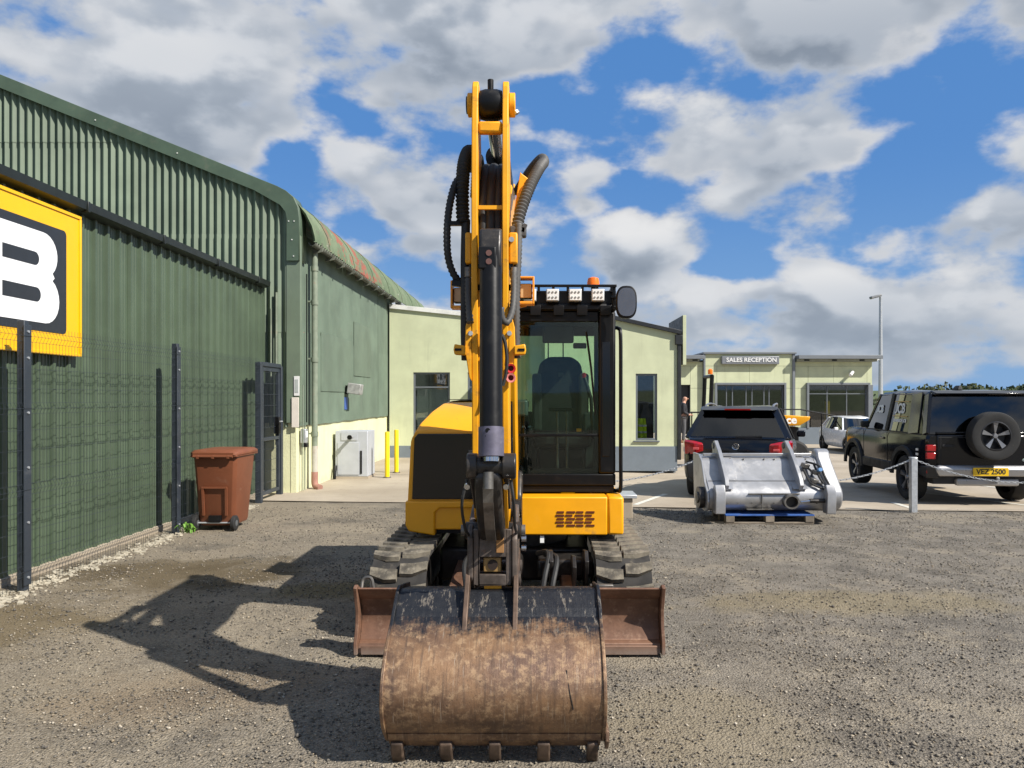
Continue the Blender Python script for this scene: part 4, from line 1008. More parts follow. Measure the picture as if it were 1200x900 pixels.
TRIM = M('car_trim_black', (.013,.013,.014), .6, var=.2)
LRED = M('lamp_red', (.34,.007,.009), .14, var=.25, vs=14, bump=.1, bs=120, coat=.8)
def greenhouse(parent, bot, top, zroof, mat_paint, pill=.05, crown=.05):
    # bot/top: matching plan rings (x,y,z); glass skin, painted pillars and a crowned roof
    n = len(bot); m = MB(); m.loft([bot, top], cap=False); gh = m.build('window_glass', CGL, parent, local=True, smooth=30)
    cx = sum(p[0] for p in top)/n; cy = sum(p[1] for p in top)/n
    r = MB(); r.loft([[(p[0],p[1],p[2]-.045) for p in top], [(p[0]*1.01,p[1],p[2]-.02) for p in top], [(cx+(p[0]-cx)*.96,cy+(p[1]-cy)*.97,p[2]+crown*.55) for p in top], [(cx+(p[0]-cx)*.7,cy+(p[1]-cy)*.75,p[2]+crown) for p in top]])
    r.build('roof', mat_paint, parent, local=True, smooth=50); return gh
def pillar(parent, a, b, w, d, mat):
    m = MB(); m.beam(a, b, w, d); return m.build('pillar', mat, parent, local=True, bevel=.008)
def mirror(parent, c, s, mat):
    MB().obox(c,(.16,.10,.13),(0,0,0)).build('door_mirror', mat, parent, local=True, bevel=.03, segs=3)

# ------------------------------------------------------------------ black sport utility car seen from behind
def black_suv():
    a = R(-20); loc = (3.52,13.65); C = thing('black_car', 'black family car parked behind the silver flail head, tail lamps towards us', 'car', (loc[0],loc[1],g(*loc)-.03), a)
    def st(y,w,zb,zs,zt,f=.92): return (y,[(0,zb),(w*.86,zb),(w*.97,zb+.10),(w,zb+.24),(w,zs-.10),(w*.985,zs),(w*f,zt),(0,zt+.01)])
    S = [st(.0,.79,.46,.84,.98,.9),st(.05,.85,.36,.90,1.08),st(.16,.89,.30,.93,1.13),st(.6,.905,.26,.95,1.11),st(1.3,.905,.24,.95,1.07),st(2.3,.90,.24,.93,1.03),st(3.2,.90,.24,.91,1.01),st(3.7,.89,.26,.88,.95),st(4.15,.84,.28,.82,.86),st(4.38,.72,.34,.70,.74),st(4.43,.6,.40,.6,.66)]
    b = half_loft(S).build('body', CARB, C, local=True, smooth=32)
    cut(b, [MB().cyl((s*.62,y,.36),(s*1.2,y,.36),.385,n=32) for y in (.83,3.43) for s in (-1,1)])
    bot = [(-.80,.14,1.10),(.80,.14,1.10),(.845,.30,1.10),(.855,2.2,1.03),(.80,2.95,1.0),(.55,3.28,1.0),(-.55,3.28,1.0),(-.80,2.95,1.0),(-.855,2.2,1.03),(-.845,.30,1.10)]
    top = [(-.56,.50,1.60),(.56,.50,1.60),(.60,.62,1.61),(.62,1.5,1.63),(.57,2.12,1.60),(.4,2.28,1.58),(-.4,2.28,1.58),(-.57,2.12,1.60),(-.62,1.5,1.63),(-.60,.62,1.61)]
    greenhouse(C,bot,top,1.62,CARB)
    for s in (-1,1):
        pillar(C,(s*.825,.20,1.10),(s*.59,.56,1.60),.13,.05,CARB); pillar(C,(s*.865,1.12,1.06),(s*.63,1.15,1.62),.10,.035,TRIM); pillar(C,(s*.865,2.05,1.03),(s*.63,1.75,1.62),.07,.03,TRIM); pillar(C,(s*.79,2.98,1.0),(s*.56,2.15,1.60),.08,.05,CARB)
        MB().tube(catmull([(s*.575,.55,1.62),(s*.58,.70,1.685),(s*.60,1.4,1.71),(s*.575,2.0,1.68),(s*.56,2.1,1.62)],6),.018,8).build('roof_rail', ALLOY, C, local=True)
        # wrap-round tail lamps
        t = MB(); t.loft([[(q_[0],q_[1]-.055 if abs(q_[0])<.8 else q_[1]-.02,q_[2]) for q_ in r_] for r_ in [[(s*.54,.052,.88),(s*.54,.035,1.0),(s*.56,.075,1.03),(s*.56,.12,.88)],[(s*.68,.015,.83),(s*.70,.015,1.02),(s*.70,.07,1.065),(s*.68,.12,.83)],[(s*.86,.06,.82),(s*.875,.07,1.04),(s*.86,.12,1.08),(s*.84,.14,.82)],[(s*.912,.20,.86),(s*.915,.25,1.06),(s*.88,.28,1.09),(s*.88,.24,.86)]]])
        lp = t.build('tail_lamp', LRED, C, local=True, smooth=40, bevel=.012)
        MB().obox((s*.66,-.046,.925),(.10,.012,.04)).build('reverse_lens', M('lens_pale_red', (.65,.12,.12), .15), lp, local=True, bevel=.004)
        MB().box(s*.5-.22,s*.5+.22,-.012,.03,.50,.56).build('reflector', LRED, C, local=True)
        mirror(C,(s*1.0,2.62,1.10),s,CARB)
    MB().loft([[(-.66,.46,1.615),(.66,.46,1.615),(.66,.62,1.65),(-.66,.62,1.65)],[(-.60,.34,1.60),(.60,.34,1.60),(.62,.60,1.67),(-.62,.60,1.67)]]).build('roof_spoiler', CARB, C, local=True, bevel=.01)
    MB().box(-.22,.22,.335,.35,1.60,1.625).build('brake_light', LRED, C, local=True)
    MB().beam((-.02,.145,1.135),(.42,.17,1.15),.02,.025).build('rear_wiper', TRIM, C, local=True)
    MB().loft([[(-.80,-.03,.40),(.80,-.03,.40),(.84,.10,.40),(-.84,.10,.40)],[(-.82,-.05,.62),(.82,-.05,.62),(.87,.10,.62),(-.87,.10,.62)],[(-.80,-.01,.70),(.80,-.01,.70),(.86,.12,.70),(-.86,.12,.70)]]).build('bumper', TRIM, C, local=True, bevel=.02)
    # round badge with a V over a W
    bd = MB().lathe([(.045,-.006),(.058,-.010),(.062,0.0),(.058,.004)],(0,-.030,.975),'y',28).build('badge', CHR, C, local=True)
    MB().cyl((0,-.028,.975),(0,-.038,.975),.046,n=24).build('badge_disc', M('badge_navy', (.03,.035,.05), .3), bd, local=True)
    m = MB()
    for a_,b_ in (((-.024,.038),(0,.006)),((.024,.038),(0,.006)),((-.042,.012),(-.02,-.036)),((-.02,-.036),(0,-.002)),((0,-.002),(.02,-.036)),((.02,-.036),(.042,.012))):
        m.beam((a_[0],-.042,.975+a_[1]),(b_[0],-.042,.975+b_[1]),.006,.009)
    m.build('badge_letters', CHR, bd, local=True)
    for s_,x,z in (('2.0 TDI',.55,.79),('4MOTION',.60,.75)):
        t = text_mb(s_,.045,.002,.0006); t.move(Matrix.Translation((x,-.022,z))@Matrix.Rotation(R(90),4,'X')); t.build('badge_lettering', CHR, C, local=True, smooth=0)
    MB().box(-.26,.26,-.055,-.045,.70,.81).build('number_plate', M('plate_yellow', (.80,.50,.01), .4, bump=0), C, local=True)
    for s in (-1,1):
        for y in (.83,3.43): wheel(C,(s*.79,y,.35),.35,.24,s)
    # parcel bits on the seat
    for x,c in ((-.1,(.6,.7,.05)),(.2,(.75,.55,.05))): MB().obox((x,.7,1.22),(.16,.1,.22),(0,.3,.2)).build('seat_bundle', M('bundle%0.2f'%x, c, .7), C, local=True)
    MB().box(-.75,.75,.5,3.1,.7,1.05).build('cabin_interior', M('car_interior', (.03,.03,.032), .8), C, local=True)
    for s in (-1,1): MB().box(s*.38-.2,s*.38+.2,1.55,1.72,1.05,1.48).build('front_seat', M('car_interior', (0,0,0)), C, local=True, bevel=.05)
    C.scale = (1.05,1.03,1.02)
black_suv()

# ------------------------------------------------------------------ black boxy off-roader
def offroader():
    a = R(-4.0); loc = (7.45,12.75); C = thing('off_road_car', 'black boxy off-road car with spare wheel on its rear door', 'car', (loc[0],loc[1],g(*loc)+.0), a)
    W_ = 1.0
    def st(y,w,zb,zs,zt): return (y,[(0,zb),(w*.93,zb),(w*.985,zb+.06),(w,zb+.18),(w,zs-.14),(w*.985,zs-.05),(w*.965,zs),(0,zt)])
    S = [st(.0,.93,.58,1.16,1.17),st(.04,.97,.52,1.19,1.19),st(.2,.99,.48,1.20,1.20),st(2.6,.995,.46,1.20,1.20),st(3.0,.995,.46,1.19,1.21),st(3.9,.985,.48,1.17,1.22),st(4.15,.95,.52,1.10,1.15),st(4.26,.88,.58,.98,1.02)]
    b = half_loft(S).build('body', CARB, C, local=True, smooth=32)
    RA, FA = .86, 3.45
    cut(b, [MB().cyl((s*.66,y,.40),(s*1.3,y,.40),.47,n=36) for y in (RA,FA) for s in (-1,1)])
    bot = [(-.92,.03,1.19),(.92,.03,1.19),(.965,.10,1.19),(.965,1.6,1.19),(.955,2.75,1.19),(.86,2.92,1.19),(-.86,2.92,1.19),(-.955,2.75,1.19),(-.965,1.6,1.19),(-.965,.10,1.19)]
    top = [(-.82,.17,1.86),(.82,.17,1.86),(.855,.25,1.865),(.86,1.4,1.89),(.845,2.25,1.87),(.74,2.40,1.85),(-.74,2.40,1.85),(-.845,2.25,1.87),(-.86,1.4,1.89),(-.855,.25,1.865)]
    greenhouse(C,bot,top,1.88,CARB,crown=.06)
    for s in (-1,1):
        pillar(C,(s*.945,.06,1.19),(s*.84,.20,1.86),.16,.06,CARB); pillar(C,(s*.972,.50,1.18),(s*.865,.56,1.88),.42,.03,CARB)
        pillar(C,(s*.975,1.72,1.19),(s*.868,1.60,1.88),.12,.03,TRIM); pillar(C,(s*.93,2.82,1.19),(s*.82,2.32,1.86),.09,.06,CARB)
        MB().box(s*.955-.015,s*.955+.015,.2,2.8,1.16,1.195).build('belt_trim', TRIM, C, local=True)
        # arches and sill
        for y in (RA,FA):
            m = MB(); n = 14; ring = []
            for k in range(n+1):
                t_ = R(2+176*k/n); ca, sa = math.cos(t_), math.sin(t_)
                ring.append([(s*.985,y+.46*ca,.40+.46*sa),(s*1.03,y+.47*ca,.40+.47*sa),(s*1.03,y+.56*ca,.40+.55*sa),(s*.985,y+.57*ca,.40+.56*sa)])
            m.loft(ring); m.build('wheel_arch', TRIM, C, local=True, smooth=40)
        MB().box(s*.99-.03,s*.99+.03,RA+.57,FA-.57,.44,.62).build('sill', TRIM, C, local=True, bevel=.02)
        # door cut lines and handle
        for y in (1.62,2.86): MB().box(s*.996-.003,s*.996+.003,y,y+.012,.62,1.17).build('door_gap', TRIM, C, local=True)
        MB().box(s*1.0-.015,s*1.0+.015,1.75,1.98,1.02,1.06).build('door_handle', CARB, C, local=True, bevel=.01)
        mirror(C,(s*1.08,2.55,1.28),s,TRIM)
        # tail lamps: two stacked square lenses each side
        for z in (.96,.83): MB().box(s*.89-.075,s*.89+.075,-.018,.06,z-.055,z+.055).build('tail_lamp', LRED, C, local=True, bevel=.012)
        MB().box(s*.89-.08,s*.89+.08,-.02,.03,.54,.60).build('reflector', LRED, C, local=True)
    for k in range(2): MB().box(-1.0,-.985,.26,.34,.90-.08*k,.94-.08*k).build('fuel_badge', LENS, C, local=True)
    # tailgate door: panel, window surround, gap
    MB().box(-.80,.80,-.022,.02,.66,1.18).build('rear_door', CARB, C, local=True, bevel=.02)
    MB().box(-.80,.80,.008,.05,1.19,1.23).build('rear_door_rail', CARB, C, local=True, bevel=.01)
    # spare wheel
    sp = wheel(C,(.02,-.17,1.175),.395,.25,-1,'spare_wheel',5,'y',.60)
    MB().cyl((.02,-.05,1.12),(.02,.03,1.12),.15,n=20).build('spare_carrier', TRIM, C, local=True)
    for x_ in (-.74,.74): MB().box(x_-.004,x_+.004,-.0245,-.020,.68,1.17).build('door_gap', TRIM, C, local=True)
    MB().box(-.78,.78,-.026,-.0225,1.135,1.150).build('door_gap', TRIM, C, local=True)
    MB().loft([[(-.80,.10,1.84),(.80,.10,1.84),(.82,.22,1.90),(-.82,.22,1.90)],[(-.78,.06,1.875),(.78,.06,1.875),(.80,.24,1.925),(-.80,.24,1.925)]]).build('roof_spoiler', CARB, C, local=True, bevel=.01)
    for s in (-1,1):
        MB().prism([(.05,1.20),(.175,1.84),(.205,1.84),(.085,1.20)],'x',s*.80-.03,s*.80+.03).build('window_frame', CARB, C, local=True, bevel=.004)
    MB().beam((.25,.055,1.27),(.62,.075,1.33),.02,.02).build('rear_wiper', TRIM, C, local=True)
    MB().box(-.72,-.52,-.036,-.022,.98,1.02).build('rear_handle', TRIM, C, local=True, bevel=.006)
    # bumper, plate, tow hook
    BS = M('bumper_silver', (.34,.34,.345), .32, .5, var=.06, bump=0)
    MB().loft([[(-.80,-.10,.50),(.80,-.10,.50),(.80,.02,.50),(-.80,.02,.50)],[(-.86,-.13,.62),(.86,-.13,.62),(.86,.02,.62),(-.86,.02,.62)],[(-.80,-.09,.68),(.80,-.09,.68),(.80,.02,.68),(-.80,.02,.68)]]).build('bumper', BS, C, local=True, bevel=.02)
    for s in (-1,1): MB().loft([[(s*.80,-.09,.46),(s*.97,.0,.46),(s*.97,.35,.50),(s*.80,.3,.48)],[(s*.862,-.12,.66),(s*.985,-.02,.66),(s*.99,.35,.66),(s*.86,.3,.66)]]).build('bumper_corner', TRIM, C, local=True, bevel=.02)
    MB().box(-.5,.5,-.06,.06,.34,.46).build('rear_valance', BS, C, local=True, bevel=.03); MB().box(-.85,.85,.02,.4,.36,.50).build('underbody', TRIM, C, local=True)
    pl = MB().box(-.28,.28,-.150,-.137,.515,.65).build('number_plate', M('plate_yellow', (0,0,0)), C, local=True, bevel=.003)
    t = text_mb('VEZ 2500',.118,.001,.0022,sx=.98); t.move(Matrix.Translation((0,-.1525,.582))@Matrix.Rotation(R(90),4,'X')); t.build('plate_characters', TRIM, pl, local=True, smooth=0)
    MB().tube([(.1,-.06,.42),(.1,-.16,.40),(.1,-.17,.46)],.022,8).build('tow_hook', GALV, C, local=True); MB().lathe([(0,-.028),(.024,-.012),(.024,.012),(0,.028)],(.1,-.17,.48),'z',12).build('tow_ball', GALV, C, local=True)
    # oval badge on the door, snorkel fin on the roof, window stickers
    MB().lathe([(.0,-.004),(.035,-.004),(.04,0)],(0,0,0),'y',20).move(Matrix.Translation((.62,-.024,.77))@Matrix.Diagonal((1.6,1,.8,1))).build('badge', M('badge_green', (.30,.36,.33), .3), C, local=True)
    MB().loft([[(-.05,.9,1.94),(.05,.9,1.94),(.05,1.15,1.94),(-.05,1.15,1.94)],[(-.02,.92,2.02),(.02,.92,2.02),(.02,1.05,2.02),(-.02,1.05,2.02)]]).build('roof_aerial', TRIM, C, local=True, bevel=.01)
    STK = M('sticker_white', (.75,.75,.74), .5, bump=0)
    lean = math.atan2(.965-.86, .69)
    def stick(txt, y, z, size, nm, bold):
        if txt == 'JCB':
            t = text_mb('CB',size,.0015,bold,sx=1.05); h = size*.72; dx = -max(v[0] for v in t.v)-h*.62
            a_ = [(h*.30*math.cos(R(q))+h*.30, h*.28*math.sin(R(q))+h*.28) for q in range(-90,1,15)]; b_ = [(h*.10*math.cos(R(q))+h*.28, h*.10*math.sin(R(q))+h*.28) for q in range(0,-91,-30)]
            t.prism([(dx+p+h*.02,q-h*.5) for p,q in [(h*.60,h),]+[(h*.38,h)]+b_+[(h*.02,h*.18),(h*.02,0)]+a_], 'z', -.0015, .0015)
        else: t = text_mb(txt,size,.0015,bold,sx=1.05)
        x = -(.972-(z-1.19)*math.tan(lean))
        t.move(Matrix.Translation((x-.004,y,z))@Matrix.Rotation(-lean,4,'Y').inverted()@Matrix.Rotation(R(-90),4,'Z')@Matrix.Rotation(R(90),4,'X')); t.build(nm, STK, C, local=True, smooth=0)
    stick('JCB',1.17,1.60,.25,'window_sticker',.008); stick('DENNISON JCB',1.17,1.385,.08,'window_sticker',.002); stick('JCB',2.15,1.58,.20,'window_sticker',.01)
    x = -(.972-.41*math.tan(lean))
    for (ya,yb2,za,zb) in ((.86,1.50,1.725,1.74),(.86,1.50,1.46,1.475)):
        MB().box(-(.975-(za-1.19)*math.tan(lean))-.004,-(.975-(za-1.19)*math.tan(lean)),ya,yb2,za,zb).build('sticker_line', M('sticker_gold', (.55,.36,.12), .5), C, local=True)
    for s in (-1,1):
        for y in (RA,FA): wheel(C,(s*.86,y,.39),.39,.27,s)
    MB().box(-.8,.8,.3,2.7,.7,1.15).build('cabin_interior', M('car_interior', (0,0,0)), C, local=True)
    for s in (-1,1): MB().box(s*.4-.22,s*.4+.22,1.5,1.68,1.15,1.62).build('front_seat', M('car_interior', (0,0,0)), C, local=True, bevel=.05)
offroader()

# ------------------------------------------------------------------ silver hatchback facing us
def hatch():
    loc = (13.15,29.8); C = thing('silver_car', 'small silver hatchback parked before the showroom window', 'car', (loc[0],loc[1],-.45), R(180))
    # local: y forward, nose at y=0 -> car reaches back to negative y
    def st(y,w,zb,zs,zt): return (y,[(0,zb),(w*.86,zb),(w*.97,zb+.10),(w,zb+.22),(w,zs-.1),(w*.985,zs),(w*.92,zt),(0,zt+.01)])
    S = [st(-4.0,.70,.42,.75,.84),st(-3.92,.80,.30,.80,.92),st(-3.3,.87,.22,.84,.95),st(-2.0,.88,.20,.82,.93),st(-1.1,.88,.20,.78,.92),st(-.5,.85,.22,.70,.82),st(-.12,.74,.26,.58,.66),st(0,.6,.34,.5,.56)]
    b = half_loft(S).build('body', CARS, C, local=True, smooth=32); cut(b, [MB().cyl((s*.6,y,.31),(s*1.2,y,.31),.345,n=28) for y in (-.85,-3.42) for s in (-1,1)])
    bot = [(-.72,-3.88,.92),(.72,-3.88,.92),(.80,-3.7,.93),(.81,-2.1,.92),(.76,-1.35,.90),(.5,-1.02,.90),(-.5,-1.02,.90),(-.76,-1.35,.90),(-.81,-2.1,.92),(-.80,-3.7,.93)]
    top = [(-.50,-3.45,1.40),(.50,-3.45,1.40),(.55,-3.3,1.41),(.57,-2.4,1.43),(.53,-1.95,1.40),(.36,-1.82,1.38),(-.36,-1.82,1.38),(-.53,-1.95,1.40),(-.57,-2.4,1.43),(-.55,-3.3,1.41)]
    greenhouse(C,bot,top,1.4,CARS)
    for s in (-1,1):
        pillar(C,(s*.77,-3.75,.93),(s*.54,-3.35,1.40),.10,.05,CARS); pillar(C,(s*.82,-2.45,.92),(s*.585,-2.42,1.42),.08,.03,TRIM); pillar(C,(s*.745,-1.38,.90),(s*.52,-1.97,1.39),.07,.05,CARS)
        mirror(C,(s*.94,-1.62,.96),s,CARS); MB().loft([[(s*.45,-.16,.60),(s*.70,-.30,.60),(s*.70,-.34,.72),(s*.45,-.18,.68)],[(s*.46,-.22,.60),(s*.68,-.36,.60),(s*.68,-.4,.73),(s*.46,-.26,.69)]]).build('headlamp', LENS, C, local=True)
        for y in (-.85,-3.42): wheel(C,(s*.77,y,.31),.31,.21,s)
    MB().box(-.6,.6,-3.3,-1.2,.6,.92).build('cabin_interior', M('car_interior', (0,0,0)), C, local=True)
hatch()

# ------------------------------------------------------------------ compact dumper behind the black car
def dumper():
    y = 20.3; D = thing('site_dumper', 'small yellow site dumper with black roll bar and amber beacon behind the black car', 'dumper', (5.4,y,g(5.4,y)))
    z = g(5.4,y)
    MB().loft([[(6.30,y-.50,z+1.20),(6.75,y-.50,z+1.20),(6.75,y+.50,z+1.20),(6.30,y+.50,z+1.20)],[(6.25,y-.56,z+1.34),(6.98,y-.56,z+1.36),(6.98,y+.56,z+1.36),(6.25,y+.56,z+1.34)],[(6.26,y-.58,z+1.50),(7.0,y-.58,z+1.46),(7.0,y+.58,z+1.46),(6.26,y+.58,z+1.50)]]).build('skip', YEL, D, bevel=.02)
    MB().box(6.3,6.8,y-.3,y+.3,z+.5,z+1.155).build('skip_frame', BLK, D, bevel=.03); MB().box(5.0,6.8,y-.45,y+.45,z+.45,z+.75).build('chassis', BLK, D, bevel=.03); MB().box(4.5,5.4,y-.45,y+.45,z+.5,z+1.1).build('engine_cover', YEL, D, bevel=.06)
    for yy in (y-.42,y+.42): MB().tube([(4.50,yy,z+.9),(4.46,yy,z+1.6),(4.50,yy,z+2.62)],.055,10).build('roll_bar', BLK, D)
    MB().cyl((4.50,y-.42,z+2.6),(4.50,y+.42,z+2.6),.055,n=10).build('roll_bar', BLK, D)
    MB().lathe([(.055,0),(.062,.03),(.06,.12),(.03,.15),(0,.155)],(4.47,y-.35,z+2.66),'z',16).build('beacon', AMB, D)
    for zz in (1.2,1.35): MB().box(4.42,4.60,y-.50,y-.42,z+zz,z+zz+.09).build('rear_lamp', LENS, D, bevel=.01)
    MB().box(4.85,5.25,y-.2,y+.2,z+1.1,z+1.18).build('seat', BLKP, D, bevel=.03)
    t = text_mb('ce',.30,.004,.010); t.move(Matrix.Translation((6.50,y-.60,z+1.36))@Matrix.Rotation(R(90),4,'X')); t.build('lettering', WHT, D, smooth=0)
    for x in (4.95,6.55):
        for yy in (y-.55,y+.55): MB().lathe([(.18,-.14),(.34,-.15),(.40,-.10),(.40,.10),(.34,.15),(.18,.14)],(x,yy,z+.40),'y',28).build('wheel', TYRE, D)
    D.location = (6.4,24.0,g(6.4,24.0)); D.scale = (1.18,1.18,1.08)
dumper()

# ------------------------------------------------------------------ silver flail head on a blue pallet
def flail():
    SV = M('silver_machine_paint', (.40,.40,.405), .33, .55, var=.16, vs=4, bump=.05, dirt=((.19,.18,.165), .22, 5))
    F = thing('flail_head', 'silver flail mulcher head resting on a blue pallet', 'machine attachment', (3.2,11.2,.145))
    prof = [(11.62,1.00),(11.34,.99),(11.22,.965),(11.16,.91),(11.02,.72),(10.90,.62),(10.80,.54),(10.74,.44),(10.73,.33),(10.78,.23),(10.88,.17),(11.45,.155),(11.62,.30),(11.66,.7)]
    MB().prism(prof,'x',2.40,4.02).build('drum_housing', SV, F, smooth=35, bevel=.01)
    # left end plate, right chain case leaning outwards
    MB().prism([(11.70,1.02),(11.30,1.02),(11.10,.92),(10.92,.62),(10.72,.46),(10.70,.32),(10.80,.165),(11.6,.15)],'x',2.365,2.398).build('end_plate', SV, F, bevel=.006)
    rr = []
    for (cy,cz,rad,a0,a1) in ((11.30,.98,.13,0,180),(10.92,.40,.23,150,270),(11.45,.35,.19,270,360)):
        for k in range(8): t = R(a0+(a1-a0)*k/7); rr.append((cy+rad*math.cos(t), cz+rad*math.sin(t)))
    MB().prism(rr,'x',4.06,4.26).build('chain_case', SV, F, smooth=35, bevel=.03); MB().prism([(11.3+(p-11.2)*.8,.6+(q-.6)*.8) for p,q in rr],'x',4.262,4.285).build('case_cover', SV, F, smooth=35, bevel=.01)
    MB().prism(prof,'x',4.023,4.055).build('end_plate', SV, F, smooth=35)
    # two mounting brackets with ears
    for x,tx in ((2.64,-.05),(3.68,-.12)):
        for dx in (0,):
            b = MB().prism([(11.50,.99),(11.44,1.22),(11.36,1.24),(11.28,1.18),(11.14,1.09),(10.95,.92),(10.72,.68),(10.68,.58),(10.74,.50),(10.80,.52),(10.98,.66),(11.20,.93)],'x',x-.028,x+.028).build('mounting_bracket', SV, F, bevel=.006)
            MB().prism([(11.50,.98),(11.30,1.0),(11.16,.95),(10.92,.64),(11.1,.72)],'x',x+.03,x+.20).build('gusset', SV, b, bevel=.006)
            MB().cyl((x-.045,11.40,1.15),(x+.045,11.40,1.15),.05,n=16).build('ear_boss', STL, b)
            MB().prism([(10.74,.52),(10.80,.56),(10.96,.64),(10.96,.60)],'x',x-.10,x+.10).build('foot', SV, b)
    MB().box(2.42,4.0,11.22,11.27,.99,1.04).build('top_rail', SV, F, bevel=.008)
    # skids at the ends
    for x0,x1 in ((2.46,2.60),(4.0,4.13)):
        MB().prism([(10.62,.15),(10.60,.46),(10.66,.60),(10.78,.56),(10.78,.15)],'x',x0,x1).build('skid', SV, F, bevel=.01)
    MB().cyl((2.36,10.98,.36),(2.29,10.98,.36),.17,n=20).build('rotor_bearing', DSTL, F); MB().cyl((2.30,10.98,.36),(2.27,10.98,.36),.09,n=16).build('rotor_bearing_cap', STL, F)
    # outlet pipe, door edges, rod, hoses and valves
    MB().lathe([(.085,.0),(.085,-.13),(.108,-.13),(.108,.06)],(3.52,10.75,.335),'y',28).build('outlet_pipe', STL, F); MB().cyl((3.52,10.72,.335),(3.52,10.70,.335),.084,n=24).build('outlet_plug', DSTL, F)
    MB().box(2.95,3.66,10.715,10.745,.44,.455).build('inspection_edge', STL, F); MB().box(3.13,3.14,10.717,10.74,.22,.44).build('inspection_edge', STL, F); MB().box(2.92,3.3,10.72,10.80,.20,.215).build('inspection_edge', STL, F)
    MB().cyl((3.66,10.69,.33),(3.80,10.69,.345),.018,n=8).build('hydraulic_rod', CHR, F); MB().cyl((3.79,10.69,.345),(4.06,10.70,.345),.032,n=10).build('hydraulic_ram', DSTL, F)
    for pts in ([(3.82,11.1,.86),(3.90,10.95,.78),(3.88,10.85,.66),(4.0,10.80,.58)],[(3.86,11.05,.92),(4.0,10.9,.86),(4.05,10.82,.7),(4.10,10.72,.52),(4.12,10.70,.42)],[(3.80,10.98,.80),(3.84,10.82,.62),(3.94,10.76,.55),(4.05,10.72,.5)],[(3.95,11.0,.9),(3.98,10.86,.7),(4.02,10.8,.6)]):
        MB().tube(catmull(pts,6),.017,8).build('hydraulic_hose', RUB, F)
    for c in ((3.84,11.02,.86),(3.96,10.92,.76),(3.90,10.84,.64)): MB().obox(c,(.10,.09,.07),(.3,.2,.4)).build('valve_block', STL, F, bevel=.01)
    MB().cyl((3.98,10.86,.80),(3.98,10.80,.82),.03,n=10).build('hose_cap', M('blue_cap', (.08,.22,.45), .4), F)
    for x_ in (2.66,2.8,3.0,3.3,3.45,3.9):
        MB().cyl((x_,10.735,.30),(x_,10.722,.30),.012,n=8).build('bolt', STL, F); MB().cyl((x_,11.19,.945),(x_,11.175,.96),.013,n=8).build('bolt', STL, F)
    for z_ in (.30,.42,.54): MB().cyl((4.285,10.95+.1*z_,z_),(4.294,10.95+.1*z_,z_),.014,n=8).build('bolt', STL, F)
    MB().box(2.42,4.0,10.90,10.905,.628,.634).build('weld_line', STL, F, smooth=0)
    for o_ in F.children_recursive:
        for v_ in o_.data.vertices: v_.co.z = (v_.co.z)*.90
    P = thing('pallet', 'blue painted wooden pallet under the silver flail head', 'pallet', (3.2,11.1,0)); BL = M('pallet_blue', (.030,.10,.34), .75, var=.25, vs=8, bump=.2, dirt=((.22,.20,.17), .35, 9), piece=.15); WD = M('pallet_wood', (.20,.165,.125), .85, var=.3, vs=8, bump=.25, piece=.2)
    for k in range(6): MB().box(2.62,3.86,10.70+k*.17,10.70+k*.17+(.12 if k not in (0,5) else .10),.112,.132).build('deck_board', BL, P, bevel=.003)
    for x in (2.625,3.18,3.735):
        for y in (10.702,11.05,11.44): MB().box(x,x+.12,y,y+.12,.024,.111).build('block', WD, P, bevel=.004)
    for y in (10.71,11.06,11.45): MB().box(2.622,3.858,y,y+.10,.002,.023).build('bottom_board', WD, P, bevel=.003)
flail()

# ------------------------------------------------------------------ chain barrier
def chains():
    xs = (-.95, 2.50, 5.80, 9.25); Yc = 11.86; labs = ('galvanised chain post standing behind the excavator','galvanised chain post behind the silver flail head','galvanised square chain post in front of the off-roader','galvanised chain post at the far right of the barrier')
    for x,l in zip(xs,labs):
        if x < 0 or x > 9: pass
        p = thing('chain_post', l, 'post', (x,Yc,0), group='chain posts along the gravel edge'); MB().box(x-.047,x+.047,Yc-.047,Yc+.047,-.05,.83).build('post', GALV, p, bevel=.006)
        MB().box(x-.05,x+.05,Yc-.05,Yc+.05,.831,.845).build('cap', GALV, p, bevel=.004)
        for s in (-1,1): MB().tube([(x+s*.045,Yc,.80),(x+s*.07,Yc,.805),(x+s*.07,Yc,.785)],.006,6).build('hook', GALV, p)
    # one link mesh shared by all
    def link():
        m = MB(); pts = []
        for k in range(17):
            t = 2*math.pi*k/16; pts.append((.021*math.cos(t)+(.012 if math.cos(t)>0 else -.012), .011*math.sin(t), 0))
        m.tube(pts,.0042,6); return m.build('link', GALV, None, smooth=60)
    proto = link(); me = proto.data; bpy.data.objects.remove(proto)
    labs = ('galvanised chain sagging beside the excavator cab','galvanised chain sagging behind the silver flail head to the square post','galvanised chain sagging in front of the off-roader bumper')
    for (x0,x1),l in zip(zip(xs,xs[1:]),labs):
        L_ = x1-x0-.14; sag = .34; c = thing('barrier_chain', l, 'chain', (x0+.07,Yc,.79), group='chains along the gravel edge')
        pts = [Vector((x0+.07+L_*k/200,Yc,.79-sag*(1-(2*k/200-1)**2))) for k in range(201)]; pts = resample(pts,.047)
        for k,(a,b) in enumerate(zip(pts,pts[1:])):
            o = bpy.data.objects.new('link', me); COL.objects.link(o); o.parent = c; d = (b-a).normalized()
            o.matrix_local = Matrix.Translation((a+b)/2-c.location) @ (d.to_track_quat('X','Z').to_matrix() @ Matrix.Rotation(R(90*(k%2)+20),3,'X')).to_4x4()
chains()
b = thing('concrete_block', 'low concrete block with a grey metal lid right of the excavator', 'block', (1.15,11.2,0)); MB().box(.9,1.40,11.3,11.75,-.02,.28).build('block', CONC, b, bevel=.015); MB().box(.86,1.46,11.26,11.79,.282,.335).build('lid', GALV, b, bevel=.008)
